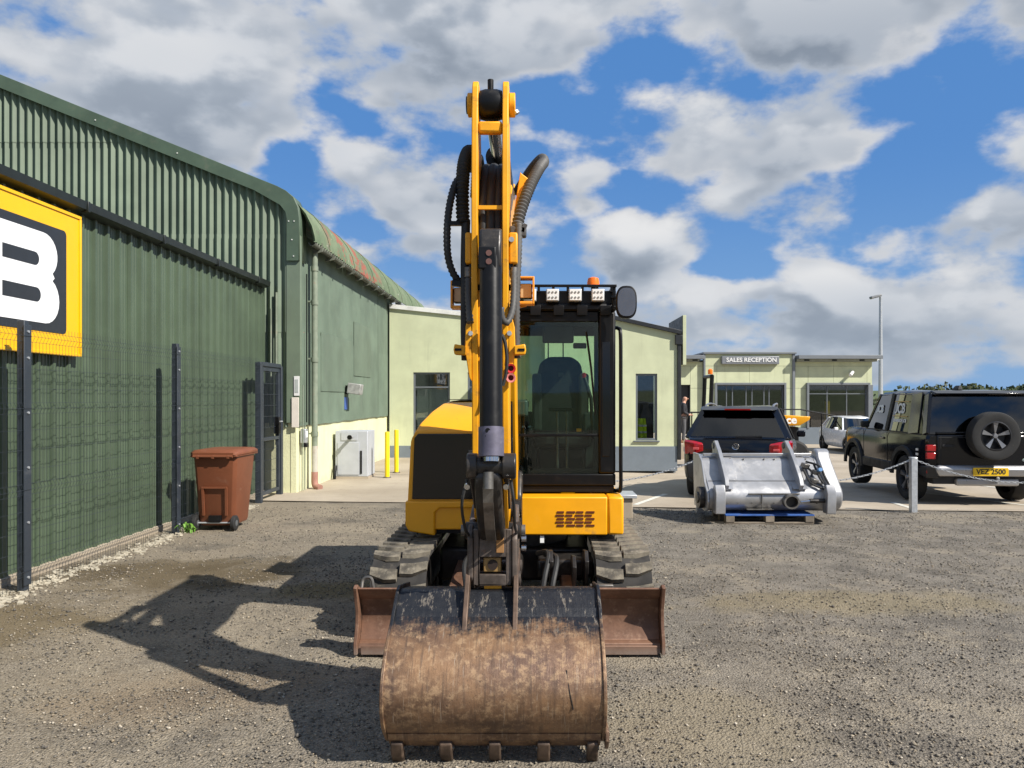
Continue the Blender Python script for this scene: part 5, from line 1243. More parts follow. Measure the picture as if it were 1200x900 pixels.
# ------------------------------------------------------------------ excavator
def rust_bucket():
    # worn steel: rust tones dragged into scrapes along the digging direction, old black paint left near the top fold
    t = NT('worn_bucket'); n = t.noise(3.2, 9, .72); n2 = t.noise(24, 8, .75); st = t.noise(46, 7, .75, stretch=(1,.07,.07)); sc = t.noise(120, 4, .7, stretch=(1,.05,.05))
    c = t.mix(t.mr(n, .36, .62), (.108,.064,.041), (.275,.160,.085))
    c = t.mix(t.mr(t.noise(1.5, 7, .7), .46, .62, 0, .8), c, (.135,.082,.062))
    c = t.mix(t.mr(n2, .47, .63, 0, .75), c, (.38,.25,.14))
    c = t.mix(t.mr(st, .50, .66, 0, .62), c, (.085,.055,.040)); c = t.mix(t.mr(sc, .60, .70, 0, .7), c, (.40,.32,.24))
    c = t.mix(t.mr(t.noise(60, 4, .7), .64, .70, 0, .8), c, (.035,.026,.022))
    s = t.sep(); nn = t.math('ADD', t.math('MULTIPLY', t.math('SUBTRACT', t.noise(7, 9, .78), .5), .26), t.math('MULTIPLY', t.math('SUBTRACT', st, .5), .12)); z = t.math('ADD', s[2], nn)
    blk = t.mix(t.mr(t.noise(40, 7, .75, stretch=(1,.3,.3)), .56, .62), (.014,.016,.021), (.16,.14,.115))
    c = t.mix(t.mr(z, .585, .650), c, blk)
    t.put(t.b.inputs['Base Color'], c); t.put(t.b.inputs['Roughness'], t.mr(n2, .3, .7, .34, .60)); t.b.inputs['Metallic'].default_value = .35
    t.bump(t.math('ADD', t.math('ADD', n2, st), t.math('MULTIPLY', n, 2.2)), .34, .006); return t.m
def rust_blade():
    t = NT('rusty_blade'); n = t.noise(4, 8, .65); c = t.mix(t.mr(n, .35, .65), (.115,.058,.036), (.215,.115,.072)); c = t.mix(t.mr(t.noise(15, 6, .7), .52, .7, 0, .7), c, (.27,.165,.11))
    s = t.sep(); c = t.mix(t.math('MULTIPLY', t.mr(s[2], .02, .10, .8, 0), t.mr(n, .3, .6)), c, (.24,.19,.16)); c = t.mix(t.mr(t.noise(2.2, 6, .7), .6, .68, 0, .7), c, (.045,.032,.028))
    t.put(t.b.inputs['Base Color'], c); t.b.inputs['Roughness'].default_value = .55; t.b.inputs['Metallic'].default_value = .2; t.bump(t.noise(40, 5), .25, .004); return t.m
def track_rubber():
    t = NT('dusty_track_rubber'); n = t.noise(6, 7, .65); c = t.mix(t.mr(n, .35, .62), (.055,.049,.040), (.20,.175,.132)); c = t.mix(t.mr(t.noise(30, 5, .7), .5, .7, 0, .6), c, (.25,.225,.175))
    t.put(t.b.inputs['Base Color'], c); t.b.inputs['Roughness'].default_value = .9; t.bump(t.noise(35, 6, .7), .5, .008); return t.m
BUCK = rust_bucket(); BLADE = rust_blade(); TRK = track_rubber(); TRKB = M('track_belt_rubber', (.030,.028,.026), .85, var=.4, vs=8, bump=.3, dirt=((.15,.13,.10), .4, 7))
CABG = glass('cab_glass', (.80,.89,.83), .7, .02)
E = thing('excavator', 'yellow and black tracked excavator with its rusty bucket lowered towards us', 'excavator', (-.19, 6.7, 0))
CX = -.19; XD = -.245

def undercarriage():
    r, zc, y0, y1, hw = .275, .315, 5.80, 7.78, .20
    def path(s):      # stadium: bottom forward, front arc, top back
        Lb = y1-y0; Pa = math.pi*r; s = s % (2*Lb+2*Pa)
        if s < Lb: return (y1-s, zc-r, 0, -1)
        s -= Lb
        if s < Pa: a = -math.pi/2-s/r; return (y0+r*math.cos(a), zc+r*math.sin(a), math.cos(a), math.sin(a))
        s -= Pa
        if s < Lb: return (y0+s, zc+r, 0, 1)
        s -= Lb; a = math.pi/2-s/r; return (y1+r*math.cos(a), zc+r*math.sin(a), math.cos(a), math.sin(a))
    per = 2*(y1-y0)+2*math.pi*r; nl = 34
    lug = None
    for tx in (CX-.82, CX+.82):
        m = MB(); n = 120; vs = []
        for k in range(n):
            y,z,ny,nz = path(per*k/n)
            for (x,o) in ((tx-hw,0),(tx+hw,0),(tx+hw,-.03),(tx-hw,-.03)): vs.append((x,y+ny*o,z+nz*o))
        m.add(vs, [(k*4+i, k*4+(i+1)%4, ((k+1)%n)*4+(i+1)%4, ((k+1)%n)*4+i) for k in range(n) for i in range(4)])
        T = m.build('rubber_track', TRKB, E, smooth=50)
        for k in range(nl):
            y,z,ny,nz = path(per*(k+.5)/nl)
            rot = Matrix(((1,0,0),(0,-nz,ny),(0,ny,nz))).transposed() if False else Matrix(((1,0,0),(0,nz,ny),(0,-ny,nz)))
            if lug is None:
                # local: x across the belt, y along it, z outwards; two staggered slanted bars
                q = MB()
                for s,dy in ((-1,-.022),(1,.022)):
                    A = [(s*.008,dy-.052),(s*.10,dy-.056),(s*.205,dy-.006),(s*.205,dy+.070),(s*.10,dy+.050),(s*.008,dy+.046)]
                    A2 = [(x*.985+s*.0015,yy*.80+dy*.2) for x,yy in A]
                    q.loft([[(x,yy,-.002) for x,yy in A],[(x,yy,.030) for x,yy in A2]])
                o = q.build('tread_lug', TRK, None, smooth=30); lug = o.data; bpy.data.objects.remove(o)
            o = bpy.data.objects.new('tread_lug', lug); COL.objects.link(o); o.parent = T
            o.matrix_local = Matrix.Translation(Vector((tx,y,z))-E.location) @ rot.to_4x4()
        MB().box(tx-.14,tx+.14,y0+.18,y1-.2,.20,.46).build('track_frame', DSTL, E, bevel=.02)
        MB().lathe([(.08,-.13),(.22,-.13),(.24,-.05),(.24,.05),(.22,.13),(.08,.13)],(tx,y0,zc),'x',30).build('idler_wheel', DSTL, E)
        MB().lathe([(.08,-.12),(.24,-.10),(.24,.10),(.08,.12)],(tx,y1,zc),'x',16).build('drive_sprocket', DSTL, E)
        for yy in (6.2,6.6,7.0,7.4): MB().lathe([(.03,-.15),(.08,-.15),(.08,.15),(.03,.15)],(tx,yy,.14),'x',16).build('roller', DSTL, E)
    MB().box(CX-.62,CX+.62,6.35,7.3,.24,.52).build('centre_frame', DSTL, E, bevel=.03)
    MB().cyl((CX,6.85,.52),(CX,6.85,.655),.46,n=36).build('slew_ring', DSTL, E)
    # blade arms and cylinders
    for s in (-1,1): 
        m = MB(); m.prism([(6.4,.42),(5.40,.34),(5.30,.36),(5.30,.16),(5.42,.18),(6.4,.26)],'x',CX+s*.42-.05,CX+s*.42+.05); m.build('blade_arm', BLADE, E, bevel=.01)
    MB().cyl((CX+.02,6.3,.48),(CX+.02,5.75,.36),.055,n=16).build('blade_ram', DSTL, E); MB().cyl((CX+.02,5.76,.36),(CX+.02,5.36,.28),.03,n=12).build('blade_ram_rod', CHR, E)
    # brackets and pipes between the tracks (right of the hitch)
    for x,z in ((.10,.50),(.27,.46),(.36,.50)): MB().prism([(5.75,z-.18),(5.62,z-.05),(5.60,z+.06),(5.70,z+.12),(5.95,z+.08),(6.1,z-.1)],'x',x-.014,x+.014).build('bracket_plate', DSTL, E, bevel=.004)
    MB().box(.0,.44,5.95,6.3,.36,.50).build('valve_cover', DSTL, E, bevel=.02)
    for pts in ([(.0,5.9,.56),(.08,5.7,.60),(.05,5.55,.45),(.02,5.5,.28)],[(.06,5.9,.55),(.14,5.68,.57),(.11,5.52,.42),(.08,5.5,.26)],[(-.5,6.0,.55),(-.55,5.8,.5),(-.52,5.6,.36)]):
        MB().tube(catmull(pts,6),.020,8).build('hydraulic_hose', RUB, E)
undercarriage()

def blade():
    x0, x1 = -1.215, .835
    prof = [(5.205,.025),(5.215,.06),(5.222,.085),(5.262,.10),(5.297,.17),(5.308,.24),(5.300,.31),(5.272,.375),(5.232,.405),(5.198,.452),(5.188,.462),(5.200,.470),(5.220,.458),(5.252,.418),(5.295,.388),(5.325,.315),(5.333,.24),(5.322,.165),(5.287,.08),(5.240,.02)]
    B = MB().prism(prof,'x',x0,x1).build('dozer_blade', BLADE, E, smooth=25, bevel=.002)
    for x in (x0-.026,x1): 
        MB().prism([(5.17,.02),(5.165,.10),(5.215,.2),(5.225,.30),(5.175,.42),(5.155,.475),(5.20,.49),(5.30,.44),(5.40,.33),(5.40,.12),(5.33,.02)],'x',x+.001,x+.025).build('end_plate', BLADE, B, bevel=.004)
    MB().box(x0+.02,x1-.02,5.187,5.203,.018,.078).build('cutting_edge', BLADE, B, bevel=.003)
    for x in (-.62,-.2,.24): MB().prism([(5.33,.10),(5.33,.38),(5.48,.30),(5.48,.12)],'x',x-.015,x+.015).build('stiffener', BLADE, B)
    MB().tube(catmull([(x0+.01,5.26,.45),(x0+.02,5.28,.51),(x0+.07,5.28,.515),(x0+.09,5.27,.45)],5),.011,8).build('lifting_loop', STL, B)
    MB().box(.36,.52,5.27,5.31,.40,.47).build('top_plate', STL, B, bevel=.004)
blade()

def house():
    # engine cover on the left of the cab
    def sec(y,zt,xl,zs=1.43,xe=-1.045):
        return [(-.30,y,.70),(xe,y,.70),(xe,y,.94),(xe+.025,y,zs),(xl,y,zt-.01),(xl+.09,y,zt),(-.30,y,zt)]
    m = MB(); m.loft([sec(6.15,1.490,-.985,1.40,-1.04),sec(6.24,1.565,-.945,1.43),sec(6.40,1.655,-.875,1.46),sec(6.62,1.715,-.815,1.47),sec(7.0,1.735,-.80,1.47),sec(7.9,1.72,-.80,1.46),sec(8.15,1.60,-.80,1.40,-.98)])
    ec = m.build('engine_cover', YEL, E, smooth=28, bevel=.012)
    MB().prism([(-1.003,.945),(-.985,1.435),(-.955,1.468),(-.33,1.468),(-.33,.945)],'y',6.132,6.149).build('front_panel', GBLK, ec, bevel=.006)
    MB().prism([(-1.056,.93),(-1.056,.74),(-1.03,.69),(-.82,.655),(-.82,.84),(-.78,.875),(-.34,.875),(-.34,.93)],'y',6.125,6.55).build('lower_skirt', YEL, E, bevel=.012)
    MB().prism([(-.818,.66),(-.818,.838),(-.778,.872),(-.30,.872),(-.30,.66)],'y',6.22,6.40).build('front_recess', BLK, E)
    MB().box(-.55,-.35,6.128,6.131,1.18,1.34).build('decal', M('decal_grey', (.11,.11,.11), .3), ec, smooth=0)
    MB().box(-.78,-.36,6.7,7.7,1.737,1.743).build('top_tread', M('grip_tape', (.10,.09,.07), .9), ec, smooth=0)
    m = MB(); m.box(-.98,.60,7.95,8.35,.70,1.42); m.build('counterweight', YEL, E, bevel=.10, segs=4)
    MB().box(-.95,.62,6.3,8.1,.655,.72).build('deck_plate', BLK, E, bevel=.01)
    # yellow panel below the cab, corner piece and side sill
    MB().prism([(-.30,.68),(-.285,.665),(.555,.665),(.555,.968),(-.25,.968),(-.27,.93),(-.27,.80)],'y',6.10,6.32).build('front_skirt', YEL, E, bevel=.012)
    MB().prism([(6.103,.665),(6.103,.968),(7.95,.968),(7.95,.70),(6.5,.665)],'x',.559,.685).build('side_skirt', YEL, E, bevel=.018)
    GR = M('grille_brown', (.10,.018,.006), .5, bump=0)
    for r_ in range(5):
        for k in range(4):
            w = .055+.02*((r_+k)%2); x = .155+k*.077-(.01 if r_%2 else 0); MB().box(x,x+min(w,.066),6.094,6.0995,.735+r_*.0265,.749+r_*.0265).build('grille_slot', GR, E, smooth=0)
    MB().box(.02,.052,6.12,6.16,.60,.655).build('plate_tag', LENS, E)
house()

def cab():
    x0,x1,y0,y1,z0,z1 = -.27,.640,6.30,7.72,.975,2.465
    C = MB().box(x0+.01,x1-.01,y0+.02,y1,z0,z0+.06).build('cab', BLKP, E, bevel=.01)        # cab floor carries the rest
    def part(n,mat,*b,bev=.008): o = MB().box(*b).build(n,mat,C,bevel=bev); return o
    # front frame
    part('front_sill',BLK,x0,x1,y0,y0+.08,z0+.061,z0+.155); part('front_header',BLK,x0+.06,x1-.14,y0,y0+.09,z1-.085,z1)
    part('a_post',BLK,x0,x0+.06,y0,y0+.09,z0+.156,z1,bev=.015); part('a_post',BLK,x1-.14,x1,y0-.005,y0+.09,z0+.156,z1,bev=.018)
    MB().box(x1-.112,x1-.045,y0-.010,y0-.004,z0+.3,z1-.25).build('post_cover', GBLK, C, bevel=.003)
    # glazing bars and glass
    MB().box(x0+.061,x1-.141,y0+.01,y0+.045,1.437,1.458).build('glazing_bar', BLK, C, bevel=.003)
    MB().box(x0+.06,x1-.14,y0+.022,y0+.028,1.459,z1-.085).build('windscreen', CABG, C, smooth=0); MB().box(x0+.06,x1-.14,y0+.022,y0+.028,z0+.155,1.436).build('lower_windscreen', CABG, C, smooth=0)
    for a,b,c,d in ((x0+.062,x1-.142,z1-.115,z1-.086),(x0+.062,x1-.142,z0+.156,z0+.20),(x1-.175,x1-.142,z0+.2,z1-.115)): MB().box(a,b,y0+.030,y0+.034,c,d).build('glass_border', BLKP, C, smooth=0)
    # rear and side frames
    for x in (x0,x1-.07): part('c_post',BLK,x,x+.07,y1-.08,y1,z0+.061,z1)
    part('b_post',BLK,x1-.06,x1,6.95,7.03,z0+.061,z1); part('rear_header',BLK,x0+.07,x1-.07,y1-.07,y1,z1-.09,z1); part('rear_panel',BLKP,x0+.07,x1-.07,y1-.06,y1-.01,z0+.061,1.62)
    part('left_panel',BLKP,x0,x0+.04,y0+.09,y1-.08,z0+.061,1.45); part('door_panel',BLK,x1-.04,x1,y0+.09,6.95,z0+.061,1.30); part('side_panel',BLK,x1-.04,x1,7.03,y1-.08,z0+.061,1.55)
    for x in (x0,x1-.06): part('roof_rail',BLK,x,x+.06,y0+.09,y1-.08,z1-.08,z1)
    MB().box(x0+.07,x1-.07,y1-.045,y1-.038,1.62,z1-.09).build('rear_window', CABG, C, smooth=0)
    MB().box(x0+.015,x0+.022,y0+.09,y1-.08,1.45,z1-.08).build('left_window', CABG, C, smooth=0)
    MB().box(x1-.022,x1-.015,y0+.09,6.95,1.30,z1-.08).build('door_window', CABG, C, smooth=0); MB().box(x1-.022,x1-.015,7.03,y1-.08,1.55,z1-.08).build('side_window', CABG, C, smooth=0)
    part('roof',BLK,x0-.01,x1+.01,y0-.02,y1+.02,z1+.001,z1+.07,bev=.025)
    # light guard on the roof: frame with brackets, four work lamps
    gz0, gz1, gy = z1+.012, 2.68, y0-.045
    G = MB().box(x0-.01,x1+.005,gy,gy+.02,gz0,gz0+.028).build('light_guard', BLK, C, bevel=.004)
    MB().box(x0-.01,x1+.005,gy,gy+.02,gz1-.022,gz1).build('guard_rail', BLK, G, bevel=.004); MB().box(x0-.01,x1+.005,gy+.05,gy+.065,gz0+.0,gz1-.045).build('guard_backplate', BLK, G, bevel=.004)
    for x in (x0-.005,x1-.03): MB().box(x,x+.03,gy+.021,gy+.5,gz0,gz1-.002).build('guard_side', BLK, G, bevel=.006)
    for k in range(8): x = x0+.03+k*.119; MB().box(x,x+.022,gy+.003,gy+.019,gz1-.06,gz1-.023).build('guard_tab', BLK, G)
    for k in range(5): x = x0+.02+k*.19; MB().prism([(gy-.004,gz0-.05),(gy-.012,gz0-.0),(gy-.012,gz0+.03),(gy+.0,gz0+.03)],'x',x,x+.085).build('guard_bracket', BLKP, G, bevel=.003)
    for k in range(4):
        x = -.062+k*.184; z = 2.590
        h = MB().box(x-.052,x+.052,gy-.03,gy+.045,z-.05,z+.05).build('work_lamp', M('lamp_silver', (.55,.55,.55), .3, .4), G, bevel=.006)
        MB().box(x-.046,x+.046,gy-.036,gy-.031,z-.044,z+.044).build('lamp_lens', LENS, h, bevel=.003)
        for i in range(3):
            for j in range(2): MB().cyl((x-.028+i*.028,gy-.040,z-.021+j*.042),(x-.028+i*.028,gy-.0365,z-.021+j*.042),.0085,n=10).build('lamp_diode', M('diode_grey', (.20,.20,.19), .3), h)
    # amber beacon
    b = MB().cyl((.475,6.55,2.51),(.475,6.55,2.70),.02,n=10).build('beacon_stem', BLK, C); MB().lathe([(.045,2.70),(.055,2.705),(.052,2.745),(.045,2.775),(.02,2.785),(0,2.786)],(.475,6.55,0),'z',20).build('beacon', AMB, C)
    # mirror on arm, grab rail
    MB().tube([(.61,6.28,2.58),(.68,6.2,2.56),(.72,6.14,2.55)],.014,8).build('mirror_arm', BLK, C)
    mr = MB(); ring = lambda y,s: [(.705+.083*s*c_x, y, 2.515+.13*s*c_z) for c_x,c_z in [(math.copysign(abs(math.cos(t))**.7,math.cos(t)), math.copysign(abs(math.sin(t))**.7,math.sin(t))) for t in np.linspace(0,2*math.pi,28,endpoint=False)]]
    mr.loft([ring(6.085,.9),ring(6.09,1.0),ring(6.13,1.0),ring(6.17,.78),ring(6.18,.4)]); mm = mr.build('mirror', BLKP, C, smooth=50)
    q = MB(); q.loft([ring(6.079,.86),ring(6.0845,.86)]); q.build('mirror_glass', M('mirror_glass', (.22,.22,.24), .22, .9, bump=0), mm)
    MB().tube(catmull([(.63,6.42,2.34),(.668,6.36,2.33),(.680,6.30,2.27),(.680,6.28,1.9),(.680,6.28,1.3),(.680,6.29,1.02),(.66,6.34,.99),(.63,6.42,.985)],6),.016,10).build('grab_rail', BLK, C)
    # inside: seat, visor, consoles, levers, wiper
    SE = M('seat_fabric', (.030,.030,.032), .8, var=.2); SG = M('seat_grey', (.075,.075,.072), .8, var=.2)
    s = MB(); s.loft([[(-.03,7.08,1.42),(.45,7.08,1.42),(.45,7.22,1.42),(-.03,7.22,1.42)],[(-.05,7.08,1.75),(.47,7.08,1.75),(.47,7.24,1.75),(-.05,7.24,1.75)],[(.02,7.14,2.08),(.40,7.14,2.08),(.40,7.28,2.08),(.02,7.28,2.08)],[(.10,7.16,2.14),(.32,7.16,2.14),(.32,7.28,2.14),(.10,7.28,2.14)]])
    so = s.build('seat_back', SE, C, smooth=60, bevel=.03, segs=3)
    MB().box(-.05,.04,7.03,7.10,1.45,1.98).build('seat_bolster', SG, so, bevel=.025, segs=3); MB().box(.38,.47,7.03,7.10,1.45,1.98).build('seat_bolster', SG, so, bevel=.025, segs=3)
    MB().box(-.05,.47,6.72,7.12,1.32,1.44).build('seat_cushion', SE, C, bevel=.04, segs=3); MB().box(.0,.42,6.78,7.15,z0+.07,1.32).build('seat_base', BLKP, C, bevel=.03)
    MB().box(.19,.24,7.075,7.079,1.95,1.99).build('seat_badge', SG, so)
    MB().box(.04,.30,6.36,6.40,2.21,2.36).build('sun_visor', BLKP, C, bevel=.012); 
    for x in (.10,.24): MB().cyl((x,7.22,2.1),(x,7.22,2.3),.006,n=8).build('headrest_rod', BLK, so)
    for s_ in (-1,1):
        x = .21+s_*.31; MB().box(x-.06,x+.06,6.62,7.05,1.40,1.50).build('arm_console', BLKP, C, bevel=.02); MB().tube([(x,6.66,1.49),(x+.01,6.64,1.60),(x,6.65,1.68)],.014,8).build('joystick', BLKP, C); MB().lathe([(0,1.66),(.024,1.675),(.026,1.72),(0,1.745)],(x,6.65,0),'z',12).build('joystick_grip', BLKP, C)
    for x in (.17,.25): MB().tube([(x,6.48,z0+.06),(x,6.52,1.3),(x,6.58,1.66)],.011,8).build('travel_lever', STL, C); MB().box(x-.075,x+.06,6.44,6.56,z0+.061,z0+.085).build('foot_pedal', STL, C, bevel=.004)
    MB().box(.10,.30,6.56,6.60,1.64,1.67).build('lever_bar', BLKP, C, bevel=.006)
    MB().tube([(.47,6.52,1.45),(.455,6.55,1.75),(.405,6.6,1.93)],.016,8).build('safety_lever', BLKP, C); MB().lathe([(0,0),(.018,.01),(.018,.045),(0,.055)],(.400,6.6,1.92),'z',10).build('lever_knob', REDP, C)
    MB().tube([(.40,6.32,2.30),(.44,6.315,2.0),(.475,6.315,1.62)],.009,6).build('wiper_arm', BLK, C)
    MB().tube([(.50,6.50,2.22),(.54,6.5,2.28),(.57,6.5,2.22),(.54,6.5,2.16),(.50,6.5,2.22)],.008,6).build('fan_ring', BLK, C); MB().box(.32,.44,6.9,6.94,2.20,2.25).build('inner_mirror', BLKP, C, bevel=.01)
    MB().box(.42,.60,7.0,7.5,1.0,1.62).build('right_console', M('console_grey', (.06,.07,.068), .6), C, bevel=.02); MB().box(-.22,-.08,6.45,6.62,1.60,1.74).build('display', M('display_grey', (.16,.20,.19), .25), C, bevel=.02); MB().cyl((-.15,6.55,1.2),(-.15,6.55,1.6),.015,n=8).build('display_stalk', BLK, C)
    MB().box(.33,.37,6.5,6.53,1.47,1.495).build('yellow_tag', YEL, C)
cab()

def boom_arm():
    # king post and boom
    MB().prism([(6.32,.62),(6.32,1.15),(6.10,1.18),(5.95,1.0),(5.93,.70),(6.05,.62)],'x',-.34,-.12).build('king_post', DSTL, E, bevel=.02)
    prof = [(6.20,.86),(6.26,1.0),(6.12,1.5),(5.90,1.95),(5.74,2.35),(5.70,2.80),(5.70,3.06),(5.56,3.18),(5.30,3.18),(4.70,3.06),(4.42,2.80),(4.26,2.64),(4.17,2.53),(4.22,2.44),(4.34,2.41),(4.75,2.44),(5.08,2.52),(5.26,2.44),(5.40,2.10),(5.66,1.5),(5.94,.95),(6.08,.84)]
    B = MB().prism(prof,'x',-.325,-.155).build('boom', YEL, E, smooth=30, bevel=.012)
    # boom ram in front of the boom, from king post up under the boom
    MB().cyl((5.78,-0+0,0),(5.78,0,.01),.001,n=4)
    MB().cyl((-.24,5.80,.98),(-.24,5.53,1.72),.060,n=20).build('boom_ram', BLK, E); MB().cyl((-.24,5.54,1.69),(-.24,5.36,2.24),.035,n=14).build('boom_ram_rod', CHR, E)
    MB().cyl((-.36,5.80,.92),(-.12,5.80,.92),.07,n=18).build('ram_pin', DSTL, E)
    # dipper ram on top of the boom
    MB().cyl((-.245,5.72,3.26),(-.245,4.72,3.235),.075,n=22).build('dipper_ram', BLK, E); MB().cyl((-.245,4.74,3.235),(-.245,4.06,3.30),.040,n=18).build('dipper_ram_rod', CHR, E)
    for x in (-.32,-.19): MB().prism([(5.74,2.98),(5.80,3.28),(5.72,3.35),(5.62,3.30),(5.48,3.04)],'x',x,x+.022).build('ram_bracket', YEL, B, bevel=.006)
    # work lamps in orange guards on the boom sides
    OR = M('guard_orange', (.72,.31,.03), .4, dirt=((.25,.1,.03), .2, 8))
    for cx,z in ((-.085,2.53),(-.565,2.50)):
        y = 5.55; w = .062; h = .10
        l = MB().box(cx-.045,cx+.045,y+.02,y+.10,z-.055,z+.055).build('boom_lamp', BLK, E, bevel=.01); MB().box(cx-.04,cx+.04,y+.012,y+.019,z-.05,z+.05).build('lamp_lens', M('lamp_amber_lens', (.55,.38,.20), .25), l, bevel=.003)
        for a,b,c,d in ((cx-w,cx-w+.014,z-h,z+h),(cx+w-.014,cx+w,z-h,z+h),(cx-w+.014,cx+w-.014,z+h-.014,z+h),(cx-w+.014,cx+w-.014,z-h,z-h+.02)): MB().box(a,b,y-.03,y+.10,c,d).build('lamp_guard', OR, l, bevel=.004)
        MB().beam((cx,y+.08,z-.09),(-.24,y+.12,z-.12),.03,.03).build('lamp_arm', OR, l)
    # dark hose bundle between the dipper plates
    for x_,r_ in ((-.285,.026),(-.245,.030),(-.205,.026)):
        MB().tube(catmull([(x_,4.02,2.50),(x_,4.03,2.75),(x_,4.22,3.0),(x_,4.6,3.10),(x_,5.1,3.14),(x_,5.5,3.16)],8),r_,12).build('hose_bundle', RUB, E)
    # dipper: two side plates, front web, ties, bosses
    dp = [(3.985,3.37),(4.02,3.41),(4.10,3.41),(4.135,3.37),(4.17,3.18),(4.30,2.86),(4.40,2.66),(4.42,2.50),(4.36,2.36),(4.27,2.05),(4.27,1.55),(4.36,1.15),(4.36,1.05),(4.27,1.00),(4.16,1.06),(4.00,1.34),(3.955,2.05),(3.935,2.45),(3.935,2.75),(3.95,3.15)]
    D = MB().prism(dp,'x',-.340,-.308).build('dipper', YELW, E, smooth=25, bevel=.005); MB().prism(dp,'x',-.182,-.150).build('side_plate', YELW, D, smooth=25, bevel=.005)
    MB().box(-.307,-.183,3.965,4.02,3.125,3.185).build('cross_tie', YELW, D, bevel=.012); MB().box(-.307,-.183,3.955,3.975,2.725,2.745).build('cross_tie', YELW, D)
    MB().prism([(3.965,2.42),(3.99,2.42),(4.0,2.05),(4.02,1.36),(4.15,1.14),(4.13,1.12),(3.995,1.36),(3.975,2.05)],'x',-.307,-.183).build('front_web', YELW, D, smooth=0)
    MB().prism([(4.34,2.34),(4.25,2.05),(4.25,1.55),(4.34,1.15),(4.32,1.15),(4.23,1.55),(4.23,2.05),(4.32,2.34)],'x',-.307,-.183).build('rear_web', YELW, D, smooth=0)
    # flared gussets lower on the dipper
    for s in (-1,1):
        xo = -.245+s*.096; MB().prism([(xo,2.24),(xo+s*.030,2.12),(xo+s*.034,2.00),(xo+s*.012,1.86),(xo,1.84)],'y',3.955,4.00).build('gusset', YELW, D, bevel=.004)
        t = MB().prism([(xo+s*.028,2.02),(xo+s*.06,2.025),(xo+s*.085,2.03),(xo+s*.09,2.0),(xo+s*.085,1.975),(xo+s*.028,1.972)],'y',3.93,3.985).build('guard_tab', YELW if s<0 else YEL, D, bevel=.006)
        MB().box(xo+s*.066-.017,xo+s*.066+.017,3.926,3.9295,1.994,2.006).build('tab_slot', BLK, t)
        MB().cyl((xo+s*.004,3.957,2.085),(xo+s*.004,3.94,2.085),.013,n=8).build('bolt', GALV, D)
    # top pin with bosses, black ram eye, grease stub
    for a,b,r_ in ((-.368,-.341,.062),(-.149,-.118,.062)): MB().cyl((a,4.06,3.30),(b,4.06,3.30),r_,n=24).build('pin_boss', YELW, D, bevel=.004)
    MB().cyl((-.376,4.06,3.30),(-.369,4.06,3.30),.045,n=18).build('pin_end', DSTL, D); MB().cyl((-.117,4.06,3.27),(-.108,4.06,3.255),.016,n=8).build('bolt', GALV, D)
    MB().lathe([(.04,-.058),(.072,-.058),(.080,-.03),(.080,.03),(.072,.058),(.04,.058)],(-.245,4.06,3.30),'x',26).build('ram_eye', BLK, D); MB().cyl((-.248,4.05,3.37),(-.248,4.05,3.43),.016,n=10).build('grease_stub', BLK, D)
    for a,b in ((-.372,-.341),(-.149,-.108)): 
        MB().cyl((a,4.20,2.53),(b,4.20,2.53),.066,n=24).build('pivot_boss', YELW, D, bevel=.004)
    MB().cyl((-.107,4.19,2.56),(-.098,4.19,2.56),.014,n=8).build('bolt', GALV, D)
    MB().box(-.375,-.342,3.97,4.22,2.45,2.61).build('boss_plate', YELW, D, bevel=.008); MB().box(-.148,-.104,3.97,4.22,2.45,2.61).build('boss_plate', YELW, D, bevel=.008)
    MB().cyl((-.135,3.968,2.57),(-.135,3.955,2.57),.014,n=8).build('bolt', GALV, D)
    # bucket ram
    RM = MB().cyl((-.234,3.845,2.45),(-.222,3.665,1.60),.055,n=28).build('bucket_ram', BLK, E)
    MB().prism([(3.93,2.38),(3.93,2.62),(3.84,2.60),(3.80,2.50),(3.80,2.40)],'x',-.290,-.180).build('ram_head', DSTL, RM, bevel=.012)
    MB().box(-.292,-.205,3.782,3.801,2.39,2.50).build('ram_port_block', BLKP, RM, bevel=.006)
    for z in (2.425,2.467): MB().cyl((-.24,3.783,z),(-.24,3.778,z),.015,n=12).build('port', M('port_rust', (.13,.06,.05), .6), RM)
    WR = M('worn_violet_band', (.115,.108,.150), .5, .3, var=.25, vs=14, dirt=((.25,.24,.25), .2, 10))
    MB().cyl((-.222,3.666,1.612),(-.220,3.645,1.475),.061,n=28).build('ram_gland', WR, RM); MB().cyl((-.220,3.646,1.48),(-.220,3.64,1.45),.04,n=18).build('ram_rod', CHR, RM)
    for dx,z in ((-.012,1.60),(-.012,1.572)): MB().cyl((-.222+dx,3.606,z),(-.222+dx,3.603,z),.012,n=12).build('gland_mark', BLK, RM)
    # link pin, side links, dipper nose, quick hitch
    K = MB().cyl((-.335,3.70,1.425),(-.110,3.70,1.425),.050,n=24).build('link_pin', DSTL, E, bevel=.006)
    for a,b in ((-.340,-.288),(-.170,-.104)): MB().cyl((a,3.70,1.425),(b,3.70,1.425),.062,n=24).build('link_boss', DSTL, K, bevel=.006)
    MB().cyl((-.235,3.66,1.40),(-.235,3.65,1.32),.026,n=12).build('grease_fitting', STL, K); MB().cyl((-.235,3.655,1.345),(-.235,3.64,1.345),.018,n=10).build('fitting_cap', CHR, K)
    for x in (-.335,-.150): MB().cyl((x,3.66,1.335),(x,3.64,1.33),.014,n=10).build('bolt', CHR, K)
    for x in (-.330,-.165): MB().prism([(3.66,1.44),(3.74,1.48),(3.82,1.42),(4.10,1.24),(4.10,1.16),(3.98,1.18),(3.72,1.36)],'x',x,x+.025).build('side_link', DSTL, K, bevel=.006)
